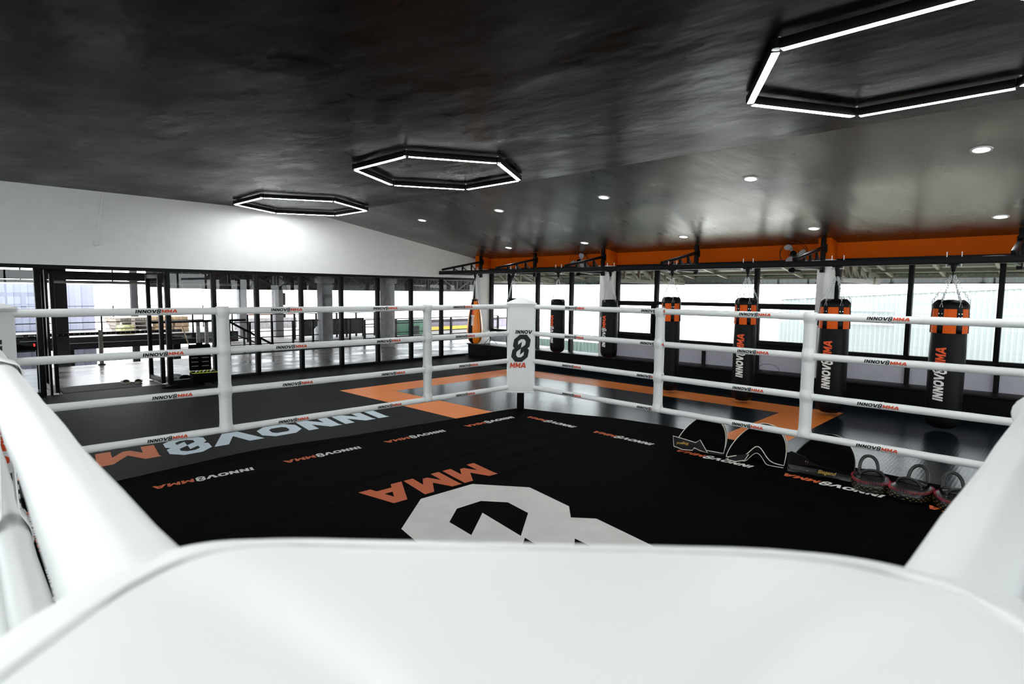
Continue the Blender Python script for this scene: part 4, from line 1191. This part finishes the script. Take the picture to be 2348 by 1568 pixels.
# ramp and yard railings to the right
t = thing('concrete_ramp', 'pale concrete ramp and landing beyond the hall floor', 'ramp', (0, 15, 0))
MB().box(5.2, 0.0, -.35, 15.8, 2.8, -.16).build('landing', M['pale_concrete'], t, bevel=.01)
MB().box(6.95, 2.8, -.35, 21.5, 8.9, -.16).build('yard_slab', M['pale_concrete'], t, bevel=.01)
MB().box(4.9, -.2, -.42, 15.8, 0, -.14).build('kerb', M['concrete_dark'], t, bevel=.01)
rail('railing', 'black tubular railing along the concrete ramp, nearer one', (5.45, 15.1), (8.9, 15.1), -.157, (.05, .22, .62), 7, pw=.045, rw=.022)
rail('railing', 'black tubular railing along the concrete ramp, farther one', (7.2, 18.2), (12.5, 18.2), -.157, (.15, .45, .68), 8, pw=.05, rw=.025)
rail('railing', 'long black railing beyond the thick grey column', (9.7, 15.6), (15.5, 15.6), -.157, (-.02, .12, .42, .56), 6, pw=.06, rw=.03)
t = thing('stair_rail', 'black diagonal stair handrail left of the ramp', 'handrail', (5.45, 14.9, 0))
MB().bar((0, 0, .66), (1.1, 0, .02), .03, .05).build('handrail', M['black_metal'], t)
MB().bar((0, 0, .40), (1.1, 0, -.11), .022, .03).build('mid_rail', M['black_metal'], t)
for x, z in ((0, .7), (.35, .45), (.75, .22)): MB().box(x - .02, -.02, -.137, x + .02, .02, z).build('post', M['black_metal'], t)
# goods on the walkway
for k_, (x, z, w, h) in enumerate(((5.05, .21, .42, .16), (5.07, .37, .40, .15), (5.04, .52, .40, .15), (5.50, .21, .38, .14), (5.52, .35, .36, .15), (5.49, .50, .37, .15))):
    st = ('bottom', 'middle', 'top')[k_ % 3] + (' of the left hand stack' if k_ < 3 else ' of the right hand stack')
    t = thing('cardboard_box', 'flat brown carton on the walkway, %s' % st, 'box', (x, 18.9, z + .001), 0, 'cartons stacked on the walkway')
    MB().box(-w / 2, -.25, 0, w / 2, .25, h - .004).build('carton', M['cardboard'], t, bevel=.006)
    MB().box(-.02, -.2515, .01, .02, .2505, h - .0035).build('tape', M['wood'], t)
for k_ in range(4):
    t = thing('pallet', 'weathered wooden pallet in the pile left of the cartons, %s' % ('lowest', 'second up', 'third up', 'topmost')[k_], 'pallet', (4.33 - .03 * k_, 19.1, .212 + .11 * k_), radians(4 * k_ - 4), 'pallets piled on the walkway')
    for i in range(5): MB().box(-.42, -.40 + i * .18, .085, .42, -.40 + i * .18 + .12, .105).build('board', M['wood_grey'], t)
    for x in (-.36, 0, .36): MB().box(x - .045, -.40, 0, x + .045, .44, .085).build('bearer', M['wood_grey'], t)
t = thing('wrapped_roll', 'squat roll wrapped in olive plastic film on the walkway', 'roll', (4.05, 18.45, .212))
MB().lathe([(0, 0), (.20, 0), (.215, .02), (.22, .12), (.205, .22), (.19, .25), (0, .252)], 32).build('roll', M['film'], t, smooth=60)
t = thing('timber_pole', 'pale wooden pole leaning beside the rack', 'pole', (4.35, 14.6, 0))
MB().tube([(-.05, 0, .62), (.12, .0, -.0), (.2, 0, -.30)], .012, 8).build('pole', M['wood'], t)
t = thing('plastic_sack', 'tall pale wrapped sack standing by the ramp railing', 'sack', (8.35, 15.9, -.155))
MB().lathe([(0, 0), (.17, 0), (.19, .1), (.18, .32), (.14, .46), (.06, .55), (0, .56)], 24, mi=0).build('sack', M['plastic_bag'], t, smooth=60)
t = thing('hoarding', 'green painted hoarding panel beyond the thick column', 'panel', (12.35, 17.6, 0))
MB().box(0, 0, -.157, 1.25, .06, .36).build('board', M['green'], t, bevel=.005)
MB().box(0, -.02, .36, 1.25, .08, .40).build('top_rail', M['black_metal'], t)
MB().box(.5, -.02, -.157, .95, -.005, .16).build('patch', M['truss_dark'], t)
t = thing('yellow_panel', 'yellow sheet standing beyond the green hoarding', 'panel', (14.3, 18.6, 0))
MB().box(0, 0, -.157, .32, .05, .38).build('board', M['yellow'], t)
MB().box(.4, .2, -.157, 3.4, .25, .0).build('lower_board', M['yellow'], t)
t = thing('low_wall', 'mauve low boundary wall at the far right of the yard', 'wall', (14.8, 19.2, 0))
MB().box(0, 0, -.157, 6.0, .15, .22).build('wall', M['purple'], t)
MB().box(0, -.03, .22, 6.0, .18, .26).build('coping', M['truss_dark'], t)
t = thing('banner_screen', 'dark mesh banner fixed to the yard railing', 'banner', (10.2, 18.0, 0))
MB().box(-1.3, 0, -.05, .95, .03, .47).build('mesh', M['truss_dark'], t)
MB().box(-1.32, -.02, .47, .97, .04, .50).build('top_tube', M['black_metal'], t)
for x in (-1.3, -.5, .3, .95): MB().box(x - .02, -.02, -.157, x + .02, .05, .5).build('post', M['black_metal'], t)
t = thing('grey_fence', 'grey boarded fence beyond the left end of the ramp', 'fence', (9.0, 24, 0))
for i in range(12): MB().box(i * .22, 0, -1.2, i * .22 + .2, .04, .28).build('board', M['concrete'], t)
t = thing('brick_house', 'sliver of a brick house between the grey columns', 'building', (16.0, 37.2, -4))
MB().box(0, 0, 0, 1.9, 3, 5.9).build('wall', M['brick'], t)
for zz in (1.2, 3.0, 4.4):
    f = MB().box(.4, -.03, zz, 1.3, .02, zz + .9).build('window', M['white_plastic'], t)
    MB().box(.46, -.04, zz + .06, 1.24, -.03, zz + .84).build('pane', M['black_paint'], f)
# things by the entrance
t = thing('doormat', 'worn dark grey doormat just outside the entrance', 'doormat', (2.02, 11.06, ZM - .004))
mb = MB(); mb.prism([(-.52, -.34), (.50, -.34), (.54, .0), (.46, .33), (-.3, .30), (-.50, .18)], 0, .012); mb.build('pile', M['doormat'], t, bevel=.003)
for k_, (x, y, a) in enumerate(((2.40, 11.16, 95), (2.56, 11.10, 70))):
    t = thing('slipper', 'khaki slide slipper on the doormat, %s of the pair' % ('left', 'right')[k_], 'slipper', (x, y, ZM + .009), radians(a), 'pair of slippers on the doormat')
    mb = MB(); mb.prism([(-.13, -.03), (-.10, -.045), (0, -.04), (.09, -.052), (.14, -.03), (.14, .03), (.09, .05), (0, .038), (-.10, .045), (-.13, .03)], 0, .028); mb.build('sole', M['slipper'], t, bevel=.006)
    def str_(u, v): return (-.01 + .13 * u, -.052 * (1 - .25 * u ** 2) * cos(pi * v), .022 + (.040 * (1 - .75 * u ** 2)) * sin(pi * v))
    o = MB().grid(str_, 5, 12).build('strap', M['slipper'], t, smooth=60); o.modifiers.new('thick', 'SOLIDIFY').thickness = .008
t = thing('plastic_bag', 'crumpled clear plastic bag with dark contents behind the door', 'bag', (3.12, 11.10, ZM - .003))
def blob(u, v, R_, s):
    a = u * 2 * pi; b = v * pi / 2
    r = R_ * (1 + .16 * sin(5 * a + s) * cos(3 * b) + .10 * sin(11 * a - 2 * s + 4 * b))
    return (r * 1.3 * cos(a) * cos(b), r * .9 * sin(a) * cos(b), R_ * .75 * sin(b) * (1 + .1 * sin(7 * a)))
MB().grid(lambda u, v: blob(u, v, .13, 1), 28, 8).build('film', M['plastic_bag'], t, merge=True, smooth=0)
o = MB().grid(lambda u, v: blob(u, v, .10, 3), 24, 8).build('contents', M['black_paint'], t, merge=True, smooth=0); o.location = (.12, -.05, 0)
# open tool suitcase
t = thing('tool_case', 'open black soft suitcase with lime trim standing by the glass', 'suitcase', (3.33, 10.33, ZM), radians(-8))
MB().box(-.19, -.15, .035, .19, .14, .20).build('base', M['pad_fabric'], t, bevel=.02, bseg=3)
MB().box(-.175, -.135, .196, .175, .125, .203).build('tray', M['black_paint'], t)
mb = MB(); mb.tube([(-.185, -.145, .202), (.185, -.145, .202), (.185, .135, .202), (-.185, .135, .202)], .006, 6, closed=True); mb.build('trim', M['lime'], t)
lid = MB().box(-.165, -.03, 0, .165, .03, .44).build('lid', M['pad_fabric'], t, bevel=.02, bseg=3); lid.location = (-.02, .15, .21); lid.rotation_euler = (radians(-4), 0, 0)
for q in range(5):
    for xx in (-.085, .075): MB().box(xx - .05, -.036, .07 + q * .07, xx + .05, -.03, .082 + q * .07).build('pocket_band', M['grey_metal'], lid)
MB().box(-.05, -.01, .44, .05, .01, .465).build('handle', M['pad_fabric'], lid, bevel=.004)
for q in range(5):
    a = q * 1.1
    mb = MB(); mb.tube([(-.13 + q * .055, -.05, .205), (-.10 + q * .055, .0, .225), (-.07 + q * .05, .06, .208)], .008, 6); mb.build('tool', M['lime'] if q % 2 else M['white_plastic'], t)
for sx in (-.15, .15):
    o = MB().lathe([(0, -.015), (.03, -.015), (.033, 0), (.03, .015), (0, .015)], 16).build('wheel', M['black_metal'], t); o.location = (sx, .12, .033); o.rotation_euler = (0, radians(90), 0)
MB().box(-.17, -.14, 0.0, -.13, -.10, .04).build('foot', M['black_metal'], t); MB().box(.13, -.14, 0, .17, -.10, .04).build('foot', M['black_metal'], t)
t = thing('cloth_heap', 'flat black cloth heap on the mats beside the suitcase', 'cloth', (3.0, 10.22, ZM + .002))
o = MB().grid(lambda u, v: (.30 * cos(u * 2 * pi) * cos(v * pi / 2) * (1 + .2 * sin(6 * pi * u)), .13 * sin(u * 2 * pi) * cos(v * pi / 2), .035 * sin(v * pi / 2) * (1 + .3 * sin(8 * pi * u))), 30, 6).build('cloth', M['pad_fabric'], t, merge=True, smooth=60)
# round timer on the hall wall
t = thing('round_timer', 'black electronic round timer with red digits behind the left pane', 'timer', (1.20, 11.35, .50))
MB().box(-.45, 0, 0, .17, .06, .21).build('case', M['black_paint'], t, bevel=.005)
mb = MB()
for z in (.055, .085): mb.box(.115, -.004, z, .125, -.001, z + .012)
for q in ((.06, .06, .075, .10),): mb.box(q[0], -.004, q[1], q[2], -.001, q[3])
mb.build('digits', M['red_led'], t, smooth=0)
MB().box(-.10, -.004, .135, .09, -.001, .142).build('printed_line', M['white_plastic'], t)
for x in (-.4, .1): MB().box(x - .015, .02, -.62, x + .015, .05, 0).build('leg', M['black_metal'], t)

# ------------------------------------------------------------------ outside the window wall
cn = struct('ceiling', 'olive sheet canopy outside the windows')
MB().add([(XW + .15, -9, 2.28), (13.0, -9, 1.86), (13.0, 14, 1.86), (XW + .15, 14, 2.28), (XW + .15, -9, 2.31), (13.0, -9, 1.89), (13.0, 14, 1.89), (XW + .15, 14, 2.31)],
         [(0, 3, 2, 1), (4, 5, 6, 7), (0, 1, 5, 4), (1, 2, 6, 5), (2, 3, 7, 6), (3, 0, 4, 7)]).build('roof_sheet', M['soffit'], cn)
for y in [-8 + .8 * i for i in range(28)]:
    MB().bar((XW + .2, y, 2.235), (12.95, y, 1.83), .05, .06).build('batten', M['steel_beige'], cn)
for x, z in ((11.0, 2.10), (12.2, 1.94), (12.9, 1.84)):
    MB().box(x - .03, -9, z - .06, x + .03, 14, z).build('purlin', M['steel_beige'], cn)
mb = MB(); corr(mb, -9, 14, 13.02, 1.705, 1.90, p=.10, d=.02, axis='y'); mb.build('fascia', M['corrugated_green'], cn, smooth=0)
MB().box(12.98, -9, 1.685, 13.05, 14, 1.71).build('gutter', M['concrete_dark'], cn)
for k_, y in enumerate((-1.45, 2.62, 6.68, 10.7)):
    t = thing('canopy_truss', 'beige welded truss under the outside canopy, %s' % ('out of frame on the right', 'beside the right hand column', 'behind the white column', 'nearest the gable wall')[k_], 'truss', (0, y, 0), 0, 'trusses under the outside canopy')
    zt2 = lambda x: 2.20 - .145 * (x - XW - .15)
    MB().bar((XW + .15, 0, 1.72), (12.95, 0, 1.70), .05, .07).build('bottom_chord', M['steel_beige'], t)
    MB().bar((XW + .15, 0, zt2(XW + .15)), (12.95, 0, zt2(12.95)), .05, .06).build('top_chord', M['steel_beige'], t)
    for q in range(5):
        x = XW + .45 + q * .56
        MB().bar((x, 0, 1.74), (x, 0, zt2(x) - .02), .045, .045).build('web_post', M['steel_beige'], t)
        MB().bar((x, 0, zt2(x) - .04), (x + .52, 0, 1.74), .045, .045).build('web_diagonal', M['steel_beige'], t)
t = thing('corrugated_building', 'white blue corrugated building outside the right hand windows', 'building', (16, 0, 0))
mb = MB(); n = 0
y = -9.0; pr_ = []
while y < 5.45:
    pr_ += [(0, y), (0, y + .04), (-.015, y + .05), (-.015, y + .09)]; y += .10
zt3 = lambda y: 1.68 - .063 * y
vs = [(a, b, -4) for a, b in pr_] + [(a, b, zt3(b)) for a, b in pr_]
k = len(pr_)
mb.add(vs, [(i, i + 1, k + i + 1, k + i) for i in range(k - 1)]); mb.build('cladding', M['corrugated_white'], t, smooth=0)
MB().add([(-.05, -9, zt3(-9)), (6, -9, zt3(-9)), (6, 5.45, zt3(5.45)), (-.05, 5.45, zt3(5.45)), (-.05, -9, zt3(-9) + .03), (6, -9, zt3(-9) + .03), (6, 5.45, zt3(5.45) + .03), (-.05, 5.45, zt3(5.45) + .03)],
         [(0, 3, 2, 1), (4, 5, 6, 7), (0, 1, 5, 4), (1, 2, 6, 5), (2, 3, 7, 6), (3, 0, 4, 7)]).build('roof_edge', M['white_plastic'], t)
for z in (.98, 1.10, .78): MB().tube([(-.06, 2.9, z), (-.06, 4.2, z + .0)], .012, 8).build('pipe', M['white_plastic'], t)
MB().tube([(-.06, 4.2, .68), (-.06, 4.2, 1.2)], .02, 8).build('downpipe', M['white_plastic'], t)
MB().box(-.12, 4.35, .38, -.04, 4.52, .52).build('junction_box', M['white_plastic'], t, bevel=.01)
t = thing('corrugated_fence', 'grey corrugated fence low outside the left window bay', 'fence', (16, 0, 0))
mb = MB(); y = 9.0; pr_ = []
while y < 17:
    pr_ += [(0, y), (0, y + .06), (-.03, y + .075), (-.03, y + .135)]; y += .15
k = len(pr_); vs = [(a, b, -4) for a, b in pr_] + [(a, b, -.22) for a, b in pr_]
mb.add(vs, [(i, i + 1, k + i + 1, k + i) for i in range(k - 1)]); mb.build('sheet', M['corrugated_green'], t, smooth=0)
